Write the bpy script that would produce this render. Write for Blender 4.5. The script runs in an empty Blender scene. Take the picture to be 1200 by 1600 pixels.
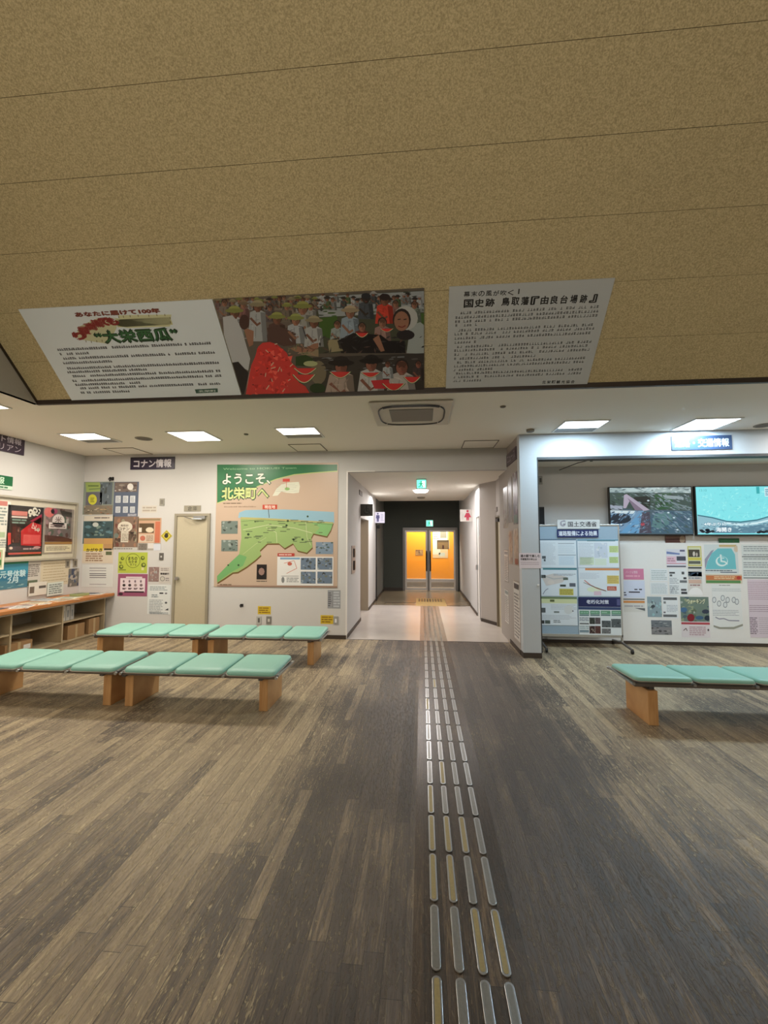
import bpy, bmesh, math, random
from mathutils import Vector, Matrix
from mathutils.geometry import tessellate_polygon

S = bpy.context.scene
C = S.collection
# ------------------------------------------------------------------ camera
YAW, PITCH, FPX, EYE = math.radians(5.117), math.radians(3.846), 663.0, 1.55
cam_d = bpy.data.cameras.new('camera'); cam = bpy.data.objects.new('camera', cam_d); C.objects.link(cam)
cam_d.sensor_fit = 'VERTICAL'; cam_d.sensor_height = 24.0; cam_d.lens = FPX / 1600.0 * 24.0
cam_d.clip_start = 0.05; cam_d.clip_end = 100
cam.location = (0, 0, EYE); cam.rotation_euler = (math.pi / 2 + PITCH, 0, YAW)
S.camera = cam
# ------------------------------------------------------------------ colour management, world
S.view_settings.view_transform = 'Standard'; S.view_settings.look = 'None'
S.view_settings.gamma = 1; S.view_settings.use_curve_mapping = False
S.view_settings.exposure = 0.0
w = bpy.data.worlds.new('world'); S.world = w; w.use_nodes = True
w.node_tree.nodes['Background'].inputs[0].default_value = (0.6, 0.7, 0.9, 1)
w.node_tree.nodes['Background'].inputs[1].default_value = 0.05
WARM, COOL, NEUT = (1.0, 0.91, 0.78), (0.60, 0.84, 1.0), (1.0, 0.96, 0.90)
PW = 28.0          # watts of one ceiling panel

def area_lamp(name, loc, sx, sy, watts, col, parent=None):
    d = bpy.data.lights.new(name, 'AREA'); d.shape = 'RECTANGLE'; d.size = sx; d.size_y = sy; d.energy = watts; d.color = col
    o = bpy.data.objects.new(name, d); C.objects.link(o); o.location = loc
    if parent: o.parent = parent
    return o
# added fill lamps, unseen behind the camera, to brighten the vault boards
for ux, uw in ((-2.6, 74), (.4, 50), (3.4, 22)):
    u = area_lamp('vault_fill_light', (ux, -3.5, 3.25), 2.2, .3, uw, (1.0, .93, .80)); u.rotation_euler = Vector((0, -6.0, -2.2)).to_track_quat('Z', 'Y').to_euler()
# ------------------------------------------------------------------ colour + materials
def lin(c):
    return tuple(((v / 255.0) / 12.92 if v / 255.0 <= 0.04045 else ((v / 255.0 + 0.055) / 1.055) ** 2.4) for v in c)
def nodes(name):
    m = bpy.data.materials.new(name); m.use_nodes = True
    nt = m.node_tree; return m, nt, nt.nodes['Principled BSDF']
def N(nt, t, **k):
    n = nt.nodes.new(t)
    for a, b in k.items(): setattr(n, a, b)
    return n
_m = {}
def mat(rgb, rough=0.6, metal=0.0, name=None, noise=0.04, bump=0.0, scale=30.0):
    key = (tuple(rgb), rough, metal, noise, bump, scale)
    if key in _m: return _m[key]
    m, nt, b = nodes(name or 'surface'); c = lin(rgb)
    tc = N(nt, 'ShaderNodeTexCoord'); nz = N(nt, 'ShaderNodeTexNoise'); nz.inputs['Scale'].default_value = scale
    nz.inputs['Detail'].default_value = 4
    nt.links.new(tc.outputs['Object'], nz.inputs['Vector'])
    mx = N(nt, 'ShaderNodeMix', data_type='RGBA')
    mx.inputs[6].default_value = tuple(v * (1 - noise) for v in c) + (1,)
    mx.inputs[7].default_value = tuple(min(1, v * (1 + noise)) for v in c) + (1,)
    nt.links.new(nz.outputs['Fac'], mx.inputs[0]); nt.links.new(mx.outputs[2], b.inputs['Base Color'])
    b.inputs['Roughness'].default_value = rough; b.inputs['Metallic'].default_value = metal
    if bump:
        bp = N(nt, 'ShaderNodeBump'); bp.inputs['Strength'].default_value = bump; bp.inputs['Distance'].default_value = 0.004
        nt.links.new(nz.outputs['Fac'], bp.inputs['Height']); nt.links.new(bp.outputs[0], b.inputs['Normal'])
    _m[key] = m; return m
def glow(rgb, strength, name='lit_surface'):
    m, nt, b = nodes(name); c = lin(rgb) + (1,)
    b.inputs['Base Color'].default_value = c; b.inputs['Emission Color'].default_value = c
    b.inputs['Emission Strength'].default_value = strength; return m
def print_mat(name, rough, emit=0.0):
    m, nt, b = nodes(name); a = N(nt, 'ShaderNodeAttribute'); a.attribute_name = 'ink'
    nt.links.new(a.outputs['Color'], b.inputs['Base Color']); b.inputs['Roughness'].default_value = rough
    if emit:
        b.inputs['Base Color'].default_value = (0, 0, 0, 1); nt.links.remove(b.inputs['Base Color'].links[0])
        nt.links.new(a.outputs['Color'], b.inputs['Emission Color']); b.inputs['Emission Strength'].default_value = emit
    return m
PAPER = print_mat('printed_paper', 0.6); GLOSS = print_mat('printed_film', 0.35); SCREEN = print_mat('lit_screen', 0.2, 1.0)
BACKLIT = print_mat('backlit_sign', 0.4, 1.6)

def wood_floor_mat():
    m, nt, b = nodes('worn_plank_floor'); L = nt.links.new
    tc = N(nt, 'ShaderNodeTexCoord'); mp = N(nt, 'ShaderNodeMapping'); mp.inputs['Rotation'].default_value = (0, 0, math.pi / 2)
    # each row of planks is shifted by its own amount so that the end joints do not line up
    rx = N(nt, 'ShaderNodeSeparateXYZ'); L(tc.outputs['Object'], rx.inputs[0])
    rd = N(nt, 'ShaderNodeMath', operation='DIVIDE'); rd.inputs[1].default_value = 0.076; L(rx.outputs['X'], rd.inputs[0])
    rf = N(nt, 'ShaderNodeMath', operation='FLOOR'); L(rd.outputs[0], rf.inputs[0])
    wn = N(nt, 'ShaderNodeTexWhiteNoise', noise_dimensions='1D'); L(rf.outputs[0], wn.inputs['W'])
    ry = N(nt, 'ShaderNodeMath', operation='MULTIPLY_ADD'); ry.inputs[1].default_value = 3.7; L(wn.outputs['Value'], ry.inputs[0]); L(rx.outputs['Y'], ry.inputs[2])
    rc = N(nt, 'ShaderNodeCombineXYZ'); L(rx.outputs['X'], rc.inputs['X']); L(ry.outputs[0], rc.inputs['Y'])
    L(rc.outputs[0], mp.inputs['Vector'])
    br = N(nt, 'ShaderNodeTexBrick'); br.offset = 0.0; br.offset_frequency = 2; br.squash = 1
    br.inputs['Scale'].default_value = 1; br.inputs['Brick Width'].default_value = 0.91; br.inputs['Row Height'].default_value = 0.076
    br.inputs['Mortar Size'].default_value = 0.0012; br.inputs['Mortar Smooth'].default_value = 0.2; br.inputs['Bias'].default_value = 0.0
    br.inputs['Color1'].default_value = (0, 0, 0, 1); br.inputs['Color2'].default_value = (1, 1, 1, 1); br.inputs['Mortar'].default_value = (0, 0, 0, 1)
    L(mp.outputs[0], br.inputs['Vector'])
    # long grain
    mg = N(nt, 'ShaderNodeMapping'); mg.inputs['Scale'].default_value = (48, 3.2, 1); L(tc.outputs['Object'], mg.inputs['Vector'])
    g = N(nt, 'ShaderNodeTexNoise'); g.inputs['Scale'].default_value = 1.0; g.inputs['Detail'].default_value = 7; g.inputs['Roughness'].default_value = 0.68; g.inputs['Distortion'].default_value = 1.2
    L(mg.outputs[0], g.inputs['Vector'])
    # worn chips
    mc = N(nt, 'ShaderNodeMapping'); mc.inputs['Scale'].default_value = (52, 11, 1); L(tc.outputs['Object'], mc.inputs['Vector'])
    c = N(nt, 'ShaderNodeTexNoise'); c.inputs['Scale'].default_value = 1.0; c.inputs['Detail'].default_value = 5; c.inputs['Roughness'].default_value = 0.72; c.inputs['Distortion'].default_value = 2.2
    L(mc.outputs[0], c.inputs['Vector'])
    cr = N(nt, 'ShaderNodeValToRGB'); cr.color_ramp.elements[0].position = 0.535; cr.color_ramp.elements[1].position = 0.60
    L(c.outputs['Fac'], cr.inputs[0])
    # wear: chips on both sides of the guide strip; the aisle's missing lamp sheen is painted darker
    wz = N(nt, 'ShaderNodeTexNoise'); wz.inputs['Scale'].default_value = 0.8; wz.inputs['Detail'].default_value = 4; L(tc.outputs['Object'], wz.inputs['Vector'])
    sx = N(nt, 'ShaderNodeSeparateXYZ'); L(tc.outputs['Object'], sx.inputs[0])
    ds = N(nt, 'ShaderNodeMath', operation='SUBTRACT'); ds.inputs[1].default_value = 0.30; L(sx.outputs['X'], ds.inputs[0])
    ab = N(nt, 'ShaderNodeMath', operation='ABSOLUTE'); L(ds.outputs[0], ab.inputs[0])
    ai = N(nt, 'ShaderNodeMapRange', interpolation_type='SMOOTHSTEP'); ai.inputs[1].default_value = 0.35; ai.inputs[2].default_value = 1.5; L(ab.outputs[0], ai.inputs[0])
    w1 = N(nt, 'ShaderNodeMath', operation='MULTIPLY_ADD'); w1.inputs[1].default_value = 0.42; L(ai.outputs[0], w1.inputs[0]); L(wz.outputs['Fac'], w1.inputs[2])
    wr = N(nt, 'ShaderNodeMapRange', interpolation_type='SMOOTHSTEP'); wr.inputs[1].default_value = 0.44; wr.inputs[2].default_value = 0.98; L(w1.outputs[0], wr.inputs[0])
    base = N(nt, 'ShaderNodeValToRGB')
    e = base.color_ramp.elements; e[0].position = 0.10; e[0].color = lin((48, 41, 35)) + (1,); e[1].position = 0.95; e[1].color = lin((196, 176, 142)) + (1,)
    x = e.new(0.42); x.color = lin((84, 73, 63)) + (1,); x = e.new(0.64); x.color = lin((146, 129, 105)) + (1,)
    a1 = N(nt, 'ShaderNodeMath', operation='MULTIPLY'); a1.inputs[1].default_value = 0.28; L(br.outputs['Color'], a1.inputs[0])
    a2 = N(nt, 'ShaderNodeMath', operation='MULTIPLY_ADD'); a2.inputs[1].default_value = 0.95; L(g.outputs['Fac'], a2.inputs[0]); L(a1.outputs[0], a2.inputs[2])
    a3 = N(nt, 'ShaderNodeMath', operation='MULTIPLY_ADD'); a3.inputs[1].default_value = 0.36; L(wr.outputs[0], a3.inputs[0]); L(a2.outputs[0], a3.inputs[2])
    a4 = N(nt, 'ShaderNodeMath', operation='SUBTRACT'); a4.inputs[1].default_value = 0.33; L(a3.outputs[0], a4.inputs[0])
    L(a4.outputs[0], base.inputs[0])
    # long pale splinter lines along the plank edges
    ms = N(nt, 'ShaderNodeMapping'); ms.inputs['Scale'].default_value = (95, 1.3, 1); L(rc.outputs[0], ms.inputs['Vector'])
    sn = N(nt, 'ShaderNodeTexNoise'); sn.inputs['Scale'].default_value = 1.0; sn.inputs['Detail'].default_value = 3; sn.inputs['Roughness'].default_value = 0.6; sn.inputs['Distortion'].default_value = 0.4; L(ms.outputs[0], sn.inputs['Vector'])
    sr = N(nt, 'ShaderNodeValToRGB'); sr.color_ramp.elements[0].position = 0.66; sr.color_ramp.elements[1].position = 0.71; L(sn.outputs['Fac'], sr.inputs[0])
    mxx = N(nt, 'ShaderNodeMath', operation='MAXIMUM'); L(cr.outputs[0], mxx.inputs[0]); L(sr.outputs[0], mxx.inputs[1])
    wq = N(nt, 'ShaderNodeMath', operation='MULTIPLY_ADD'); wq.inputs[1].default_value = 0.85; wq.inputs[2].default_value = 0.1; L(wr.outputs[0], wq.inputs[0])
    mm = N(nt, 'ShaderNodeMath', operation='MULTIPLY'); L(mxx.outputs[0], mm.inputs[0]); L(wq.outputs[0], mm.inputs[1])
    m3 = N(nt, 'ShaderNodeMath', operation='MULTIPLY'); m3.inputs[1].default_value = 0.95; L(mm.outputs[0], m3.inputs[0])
    mx = N(nt, 'ShaderNodeMix', data_type='RGBA'); L(m3.outputs[0], mx.inputs[0]); L(base.outputs[0], mx.inputs[6]); mx.inputs[7].default_value = lin((206, 190, 154)) + (1,)
    gap = N(nt, 'ShaderNodeMix', data_type='RGBA'); L(br.outputs['Fac'], gap.inputs[0]); L(mx.outputs[2], gap.inputs[6]); gap.inputs[7].default_value = lin((34, 28, 24)) + (1,)
    L(gap.outputs[2], b.inputs['Base Color'])
    rr = N(nt, 'ShaderNodeMapRange'); rr.inputs[3].default_value = 0.32; rr.inputs[4].default_value = 0.58; L(g.outputs['Fac'], rr.inputs[0]); L(rr.outputs[0], b.inputs['Roughness'])
    hs = N(nt, 'ShaderNodeMath', operation='MULTIPLY_ADD'); hs.inputs[1].default_value = 0.6; L(cr.outputs[0], hs.inputs[0]); L(g.outputs['Fac'], hs.inputs[2])
    bp = N(nt, 'ShaderNodeBump'); bp.inputs['Strength'].default_value = 0.7; bp.inputs['Distance'].default_value = 0.004; L(hs.outputs[0], bp.inputs['Height']); L(bp.outputs[0], b.inputs['Normal'])
    return m
def tile_mat(name, rgb, size=0.45, rough=0.25, joint=0.9):
    m, nt, b = nodes(name); L = nt.links.new
    tc = N(nt, 'ShaderNodeTexCoord'); br = N(nt, 'ShaderNodeTexBrick'); br.offset = 0
    br.inputs['Scale'].default_value = 1; br.inputs['Brick Width'].default_value = size; br.inputs['Row Height'].default_value = size; br.inputs['Mortar Size'].default_value = 0.0015
    c = lin(rgb); br.inputs['Color1'].default_value = c + (1,); br.inputs['Color2'].default_value = tuple(v * 0.95 for v in c) + (1,); br.inputs['Mortar'].default_value = tuple(v * joint for v in c) + (1,)
    L(tc.outputs['Object'], br.inputs['Vector'])
    nz = N(nt, 'ShaderNodeTexNoise'); nz.inputs['Scale'].default_value = 2.5; L(tc.outputs['Object'], nz.inputs['Vector'])
    mr = N(nt, 'ShaderNodeMapRange'); mr.inputs[3].default_value = 0.88; mr.inputs[4].default_value = 1.06; L(nz.outputs['Fac'], mr.inputs[0])
    mx = N(nt, 'ShaderNodeMix', data_type='RGBA', blend_type='MULTIPLY'); mx.inputs[0].default_value = 1; L(br.outputs['Color'], mx.inputs[6]); L(mr.outputs[0], mx.inputs[7])
    L(mx.outputs[2], b.inputs['Base Color']); b.inputs['Roughness'].default_value = rough; return m
def fibre_mat():
    m, nt, b = nodes('wood_wool_board'); L = nt.links.new
    tc = N(nt, 'ShaderNodeTexCoord')
    n1 = N(nt, 'ShaderNodeTexNoise'); n1.inputs['Scale'].default_value = 95; n1.inputs['Detail'].default_value = 5; n1.inputs['Roughness'].default_value = 0.75; L(tc.outputs['Object'], n1.inputs['Vector'])
    n2 = N(nt, 'ShaderNodeTexNoise'); n2.inputs['Scale'].default_value = 1.1; n2.inputs['Detail'].default_value = 2; L(tc.outputs['Object'], n2.inputs['Vector'])
    r = N(nt, 'ShaderNodeValToRGB'); e = r.color_ramp.elements; e[0].position = 0.34; e[0].color = lin((150, 134, 98)) + (1,); e[1].position = 0.66; e[1].color = lin((212, 195, 152)) + (1,)
    L(n1.outputs['Fac'], r.inputs[0])
    mr = N(nt, 'ShaderNodeMapRange'); mr.inputs[3].default_value = 0.93; mr.inputs[4].default_value = 1.07; L(n2.outputs['Fac'], mr.inputs[0])
    mx = N(nt, 'ShaderNodeMix', data_type='RGBA', blend_type='MULTIPLY'); mx.inputs[0].default_value = 1; L(r.outputs[0], mx.inputs[6]); L(mr.outputs[0], mx.inputs[7])
    L(mx.outputs[2], b.inputs['Base Color']); b.inputs['Roughness'].default_value = 0.9
    bp = N(nt, 'ShaderNodeBump'); bp.inputs['Strength'].default_value = 0.4; bp.inputs['Distance'].default_value = 0.003; L(n1.outputs['Fac'], bp.inputs['Height']); L(bp.outputs[0], b.inputs['Normal'])
    return m
def grain_mat(name, a, bcol, sc=(3, 60, 3), rough=0.45):
    m, nt, b = nodes(name); L = nt.links.new
    tc = N(nt, 'ShaderNodeTexCoord'); mp = N(nt, 'ShaderNodeMapping'); mp.inputs['Scale'].default_value = sc; L(tc.outputs['Object'], mp.inputs['Vector'])
    n = N(nt, 'ShaderNodeTexNoise'); n.inputs['Scale'].default_value = 1; n.inputs['Detail'].default_value = 5; n.inputs['Distortion'].default_value = 0.5; L(mp.outputs[0], n.inputs['Vector'])
    r = N(nt, 'ShaderNodeValToRGB'); r.color_ramp.elements[0].position = 0.3; r.color_ramp.elements[0].color = lin(a) + (1,); r.color_ramp.elements[1].position = 0.7; r.color_ramp.elements[1].color = lin(bcol) + (1,)
    L(n.outputs['Fac'], r.inputs[0]); L(r.outputs[0], b.inputs['Base Color']); b.inputs['Roughness'].default_value = rough; return m
def glass_mat():
    m = bpy.data.materials.new('clear_glass'); m.use_nodes = True; nt = m.node_tree; nt.nodes.clear()
    o = N(nt, 'ShaderNodeOutputMaterial'); t = N(nt, 'ShaderNodeBsdfTransparent'); g = N(nt, 'ShaderNodeBsdfGlossy'); g.inputs['Roughness'].default_value = 0.03
    lw = N(nt, 'ShaderNodeLayerWeight'); pw = N(nt, 'ShaderNodeMath', operation='POWER'); pw.inputs[1].default_value = 4; nt.links.new(lw.outputs['Facing'], pw.inputs[0])
    f = N(nt, 'ShaderNodeMapRange'); f.inputs[3].default_value = .03; f.inputs[4].default_value = .5; nt.links.new(pw.outputs[0], f.inputs[0]); mx = N(nt, 'ShaderNodeMixShader')
    nt.links.new(f.outputs[0], mx.inputs[0]); nt.links.new(t.outputs[0], mx.inputs[1]); nt.links.new(g.outputs[0], mx.inputs[2]); nt.links.new(mx.outputs[0], o.inputs[0]); return m
M_WALL = mat((200, 198, 196), 0.85, name='painted_plaster', noise=0.03, bump=0.15, scale=160)
M_CEIL = mat((236, 230, 218), 0.9, name='ceiling_board', noise=0.02, bump=0.1, scale=120)
M_BASE = mat((62, 52, 44), 0.5, name='dark_baseboard')
M_DTRIM = mat((46, 34, 24), 0.5, name='dark_brown_trim')
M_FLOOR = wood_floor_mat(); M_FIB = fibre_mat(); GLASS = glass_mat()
M_TILE = tile_mat('pale_floor_tile', (205, 196, 188)); M_TILE2 = tile_mat('beige_floor_tile', (134, 120, 98))
M_STEEL = mat((176, 178, 180), 0.28, 0.9, name='brushed_steel', noise=0.03)
M_BLACK = mat((18, 18, 20), 0.35, name='black_plastic'); M_ALU = mat((190, 190, 186), 0.35, 0.7, name='aluminium')
M_DOOR = mat((186, 176, 152), 0.5, name='beige_painted_steel'); M_LEG = grain_mat('laminated_oak', (178, 130, 80), (204, 158, 106), (40, 3, 3))
M_SEAT = mat((138, 192, 178), 0.42, name='mint_vinyl', noise=0.06, bump=0.08, scale=200)
M_CHIP = grain_mat('pale_shelf_board', (176, 158, 128), (196, 180, 150), (4, 4, 4), 0.6)
M_SHTOP = grain_mat('orange_wood_edge', (168, 104, 54), (192, 130, 74), (3, 3, 30), 0.4)
M_CARD = mat((164, 130, 92), 0.8, name='cardboard'); M_WHITE = mat((222, 222, 220), 0.5, name='white_plastic')
M_DARKW = mat((74, 78, 72), 0.8, name='dark_grey_wall', bump=0.1, scale=120)
# ------------------------------------------------------------------ mesh helpers
class MB:
    def __init__(s): s.v = []; s.f = []; s.mi = []; s.mats = []
    def slot(s, m):
        if m not in s.mats: s.mats.append(m)
        return s.mats.index(m)
    def add(s, vs, fs, m=None):
        k = len(s.v); s.v += [tuple(v) for v in vs]; i = s.slot(m) if m else 0
        for f in fs: s.f.append(tuple(a + k for a in f)); s.mi.append(i)
    def box(s, x0, x1, y0, y1, z0, z1, m=None):
        s.add([(x0, y0, z0), (x1, y0, z0), (x1, y1, z0), (x0, y1, z0), (x0, y0, z1), (x1, y0, z1), (x1, y1, z1), (x0, y1, z1)],
              [(3, 2, 1, 0), (4, 5, 6, 7), (0, 1, 5, 4), (1, 2, 6, 5), (2, 3, 7, 6), (3, 0, 4, 7)], m); return s
    def prism(s, pts, z0, z1, m=None):   # pts ccw from above
        n = len(pts); s.add([(x, y, z0) for x, y in pts] + [(x, y, z1) for x, y in pts],
              [tuple(range(n - 1, -1, -1)), tuple(range(n, 2 * n))] + [(i, (i + 1) % n, n + (i + 1) % n, n + i) for i in range(n)], m); return s
    def cyl(s, c, r, h, n=20, axis='z', r2=None, m=None):
        r2 = r if r2 is None else r2; vs = []
        for k, (rr, t) in enumerate(((r, 0), (r2, h))):
            for i in range(n):
                a = 2 * math.pi * i / n; p = (rr * math.cos(a), rr * math.sin(a), t)
                if axis == 'x': p = (p[2], p[0], p[1])
                if axis == 'y': p = (p[1], p[2], p[0])
                vs.append((c[0] + p[0], c[1] + p[1], c[2] + p[2]))
        s.add(vs, [tuple(range(n - 1, -1, -1)), tuple(range(n, 2 * n))] + [(i, (i + 1) % n, n + (i + 1) % n, n + i) for i in range(n)], m); return s
    def tube(s, pts, r, n=8, m=None):
        pts = [Vector(p) for p in pts]; vs = []; L = len(pts)
        for i, p in enumerate(pts):
            d = (pts[min(i + 1, L - 1)] - pts[max(i - 1, 0)]).normalized()
            a = d.orthogonal().normalized() if i == 0 else (prev - d * prev.dot(d)).normalized()
            prev = a; b = d.cross(a)
            for k in range(n):
                t = 2 * math.pi * k / n; vs.append(p + (a * math.cos(t) + b * math.sin(t)) * r)
        fs = [tuple(range(n - 1, -1, -1)), tuple((L - 1) * n + k for k in range(n))]
        for i in range(L - 1):
            for k in range(n): fs.append((i * n + k, i * n + (k + 1) % n, (i + 1) * n + (k + 1) % n, (i + 1) * n + k))
        s.add(vs, fs, m); return s
    def build(s, name, m=None, parent=None, bevel=0.0, seg=2, smooth=False):
        me = bpy.data.meshes.new(name); me.from_pydata(s.v, [], s.f)
        ms = s.mats if s.mats else [m]
        for q in ms: me.materials.append(q)
        if s.mats: me.polygons.foreach_set('material_index', s.mi)
        bm = bmesh.new(); bm.from_mesh(me); bmesh.ops.recalc_face_normals(bm, faces=bm.faces); bm.to_mesh(me); bm.free()
        if smooth: me.polygons.foreach_set('use_smooth', [True] * len(me.polygons))
        o = bpy.data.objects.new(name, me); C.objects.link(o)
        if parent: o.parent = parent
        if bevel:
            b = o.modifiers.new('bevel', 'BEVEL'); b.width = bevel; b.segments = seg; b.limit_method = 'ANGLE'
        return o
def recenter(o):
    """move a world-space mesh's origin to its base centre"""
    vs = [v.co for v in o.data.vertices]; x = (min(v.x for v in vs) + max(v.x for v in vs)) / 2; y = (min(v.y for v in vs) + max(v.y for v in vs)) / 2; z = min(v.z for v in vs)
    o.data.transform(Matrix.Translation((-x, -y, -z))); o.location = (x, y, z); return o
def tag(o, label, cat, group=None, kind=None):
    o['label'] = label; o['category'] = cat
    if group: o['group'] = group
    if kind: o['kind'] = kind
    return o
def thing(name, label, cat, loc=(0, 0, 0), rz=0, group=None):
    o = bpy.data.objects.new(name, None); C.objects.link(o); o.location = loc; o.rotation_euler = (0, 0, rz); o.empty_display_size = 0.1
    return tag(o, label, cat, group)
def struct(name, mb, m, bevel=0.0, label=None):
    o = mb.build(name, m, bevel=bevel); o['kind'] = 'structure'
    if label: o['label'] = label
    return o
def copy_tree(o, parent=None):
    c = o.copy(); C.objects.link(c); c.parent = parent
    for ch in o.children: copy_tree(ch, c)
    return c
# ------------------------------------------------------------------ pixel -> point on a real plane (photo measurements)
_F = Vector((-math.sin(YAW) * math.cos(PITCH), math.cos(YAW) * math.cos(PITCH), math.sin(PITCH)))
_R = Vector((math.cos(YAW), math.sin(YAW), 0)); _U = _R.cross(_F); _C = Vector((0, 0, EYE))
def hit(px, py, n, d):
    r = _F * FPX + _R * (px - 600) - _U * (py - 800); n = Vector(n); t = (d - n.dot(_C)) / n.dot(r); return _C + r * t
# ------------------------------------------------------------------ flat printed sheets (paper, signs, screens)
_tx = {}
def text_geo(body, bold):
    key = (body, bold)
    if key in _tx: return _tx[key]
    c = bpy.data.curves.new('lettering', 'FONT'); c.body = body; c.size = 1; c.resolution_u = 3
    o = bpy.data.objects.new('lettering', c); C.objects.link(o)
    me = bpy.data.meshes.new_from_object(o.evaluated_get(bpy.context.evaluated_depsgraph_get()))
    vs = [(v.co.x, v.co.y) for v in me.vertices]; fs = [tuple(p.vertices) for p in me.polygons]
    bpy.data.objects.remove(o); bpy.data.curves.remove(c); bpy.data.meshes.remove(me)
    _tx[key] = (vs, fs); return _tx[key]
SL = math.sqrt(0.5)
def plane(kind, d):
    if kind == 'Y': return ((0, 1, 0), d, (1, 0, 0), (0, 0, 1))
    if kind == 'X+': return ((1, 0, 0), d, (0, 1, 0), (0, 0, 1))      # faces +x
    if kind == 'X-': return ((1, 0, 0), d, (0, -1, 0), (0, 0, 1))     # faces -x
    if kind == 'S': return ((0, SL, SL), d, (1, 0, 0), (0, -SL, SL))  # sloping vault
    if kind == 'Z': return ((0, 0, 1), d, (1, 0, 0), (0, 1, 0))
rnd = random.Random(7)
class Sheet:
    def __init__(s, pl, px, base=(235, 235, 230), t=0.0015, view=None, mtl=None, world=None, step=0.0004):
        s.n, s.d, u, v = plane(*pl); s.u, s.vv = Vector(u), Vector(v); s.w = s.u.cross(s.vv)
        s.view = view; s.mtl = mtl or PAPER; s.t = t; s.step = step
        if world: s.o = Vector(world[0]); s.W, s.H = world[1], world[2]     # lower-left corner, width, height
        else:
            x0, y0, x1, y1 = px
            sv, s.view = s.view, view
            s.o = Vector((0, 0, 0)); a = s.m(x0, y0); b = s.m(x1, y1)
            s.o = s.u * a[0] + s.vv * b[1] + s.w * s.w.dot(hit(600, 500, s.n, s.d)); s.W, s.H = b[0] - a[0], a[1] - b[1]
        s.verts = []; s.faces = []; s.cols = []; s.lay = 0; s.parts = []
        W, H = s.W, s.H
        s.put([(0, 0, 0), (W, 0, 0), (W, H, 0), (0, H, 0), (0, 0, t), (W, 0, t), (W, H, t), (0, H, t)], [(3, 2, 1, 0), (4, 5, 6, 7), (0, 1, 5, 4), (1, 2, 6, 5), (2, 3, 7, 6), (3, 0, 4, 7)], base)
    def m(s, x, y):
        if s.view: x, y = s.view[0] + x / s.view[2], s.view[1] + y / s.view[2]
        p = hit(x, y, s.n, s.d) - s.o; return (p.dot(s.u), p.dot(s.vv))
    def put(s, vs, fs, col):
        k = len(s.verts); s.verts += vs; c = lin(col) + (1,)
        for f in fs: s.faces.append(tuple(a + k for a in f)); s.cols.append(c)
    def clip(s, p): return (min(max(p[0], 0), s.W), min(max(p[1], 0), s.H))
    def z(s, l): return s.t + s.step * l
    def quad(s, a, b, col, l=1):     # local metres
        a, b = s.clip(a), s.clip(b); z = s.z(l); s.put([(a[0], a[1], z), (b[0], a[1], z), (b[0], b[1], z), (a[0], b[1], z)], [(0, 1, 2, 3)], col)
    def rect(s, x0, y0, x1, y1, col, l=1):
        a, b = s.m(x0, y1), s.m(x1, y0); s.quad(a, b, col, l)
    def frac(s, x0, y0, x1, y1, col, l=1):   # fractions, y down
        s.quad((x0 * s.W, (1 - y1) * s.H), (x1 * s.W, (1 - y0) * s.H), col, l)
    def poly(s, pts, col, l=1, local=False):
        q = [s.clip(p if local else s.m(*p)) for p in pts]; z = s.z(l)
        tr = tessellate_polygon([[Vector((x, y, 0)) for x, y in q]])
        fs = []
        for a, b, c in tr:
            (ax, ay), (bx, by), (cx, cy) = q[a], q[b], q[c]
            fs.append((a, b, c) if (bx - ax) * (cy - ay) - (by - ay) * (cx - ax) > 0 else (a, c, b))
        s.put([(x, y, z) for x, y in q], fs, col)
    def ell(s, x, y, rx, ry, col, l=1, n=16, rot=0):
        s.poly([(x + rx * math.cos(t) * math.cos(rot) - ry * math.sin(t) * math.sin(rot), y + rx * math.cos(t) * math.sin(rot) + ry * math.sin(t) * math.cos(rot)) for t in [2 * math.pi * i / n for i in range(n)]], col, l)
    def line(s, pts, wd, col, l=1):   # pts in px/view units, width in metres
        q = [s.m(*p) for p in pts]
        for a, b in zip(q, q[1:]):
            dx, dy = b[0] - a[0], b[1] - a[1]; L = math.hypot(dx, dy) or 1; nx, ny = -dy / L * wd / 2, dx / L * wd / 2
            s.poly([(a[0] + nx, a[1] + ny), (a[0] - nx, a[1] - ny), (b[0] - nx, b[1] - ny), (b[0] + nx, b[1] + ny)], col, l, True)
    def text(s, body, x0, y0, x1, y1, col, l=2, bold=0.02, frac=False, skew=0):
        vs, fs = text_geo(body, 0)
        if not vs: return
        a, b = (((x0 * s.W, (1 - y1) * s.H), (x1 * s.W, (1 - y0) * s.H)) if frac else (s.m(x0, y1), s.m(x1, y0)))
        mx0, mx1 = min(v[0] for v in vs), max(v[0] for v in vs); my0, my1 = min(v[1] for v in vs), max(v[1] for v in vs)
        z = s.z(l); kx, ky = (b[0] - a[0]) / (mx1 - mx0), (b[1] - a[1]) / (my1 - my0)
        for dx, dy in (((0, 0),) if bold < .012 else ((-bold, 0), (bold, 0), (0, -bold), (0, bold), (0, 0))):
            s.put([(a[0] + (v[0] + dx - mx0) * kx, a[1] + (v[1] + dy - my0) * ky, z + dx * 1e-4) for v in vs], fs, col)
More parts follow.
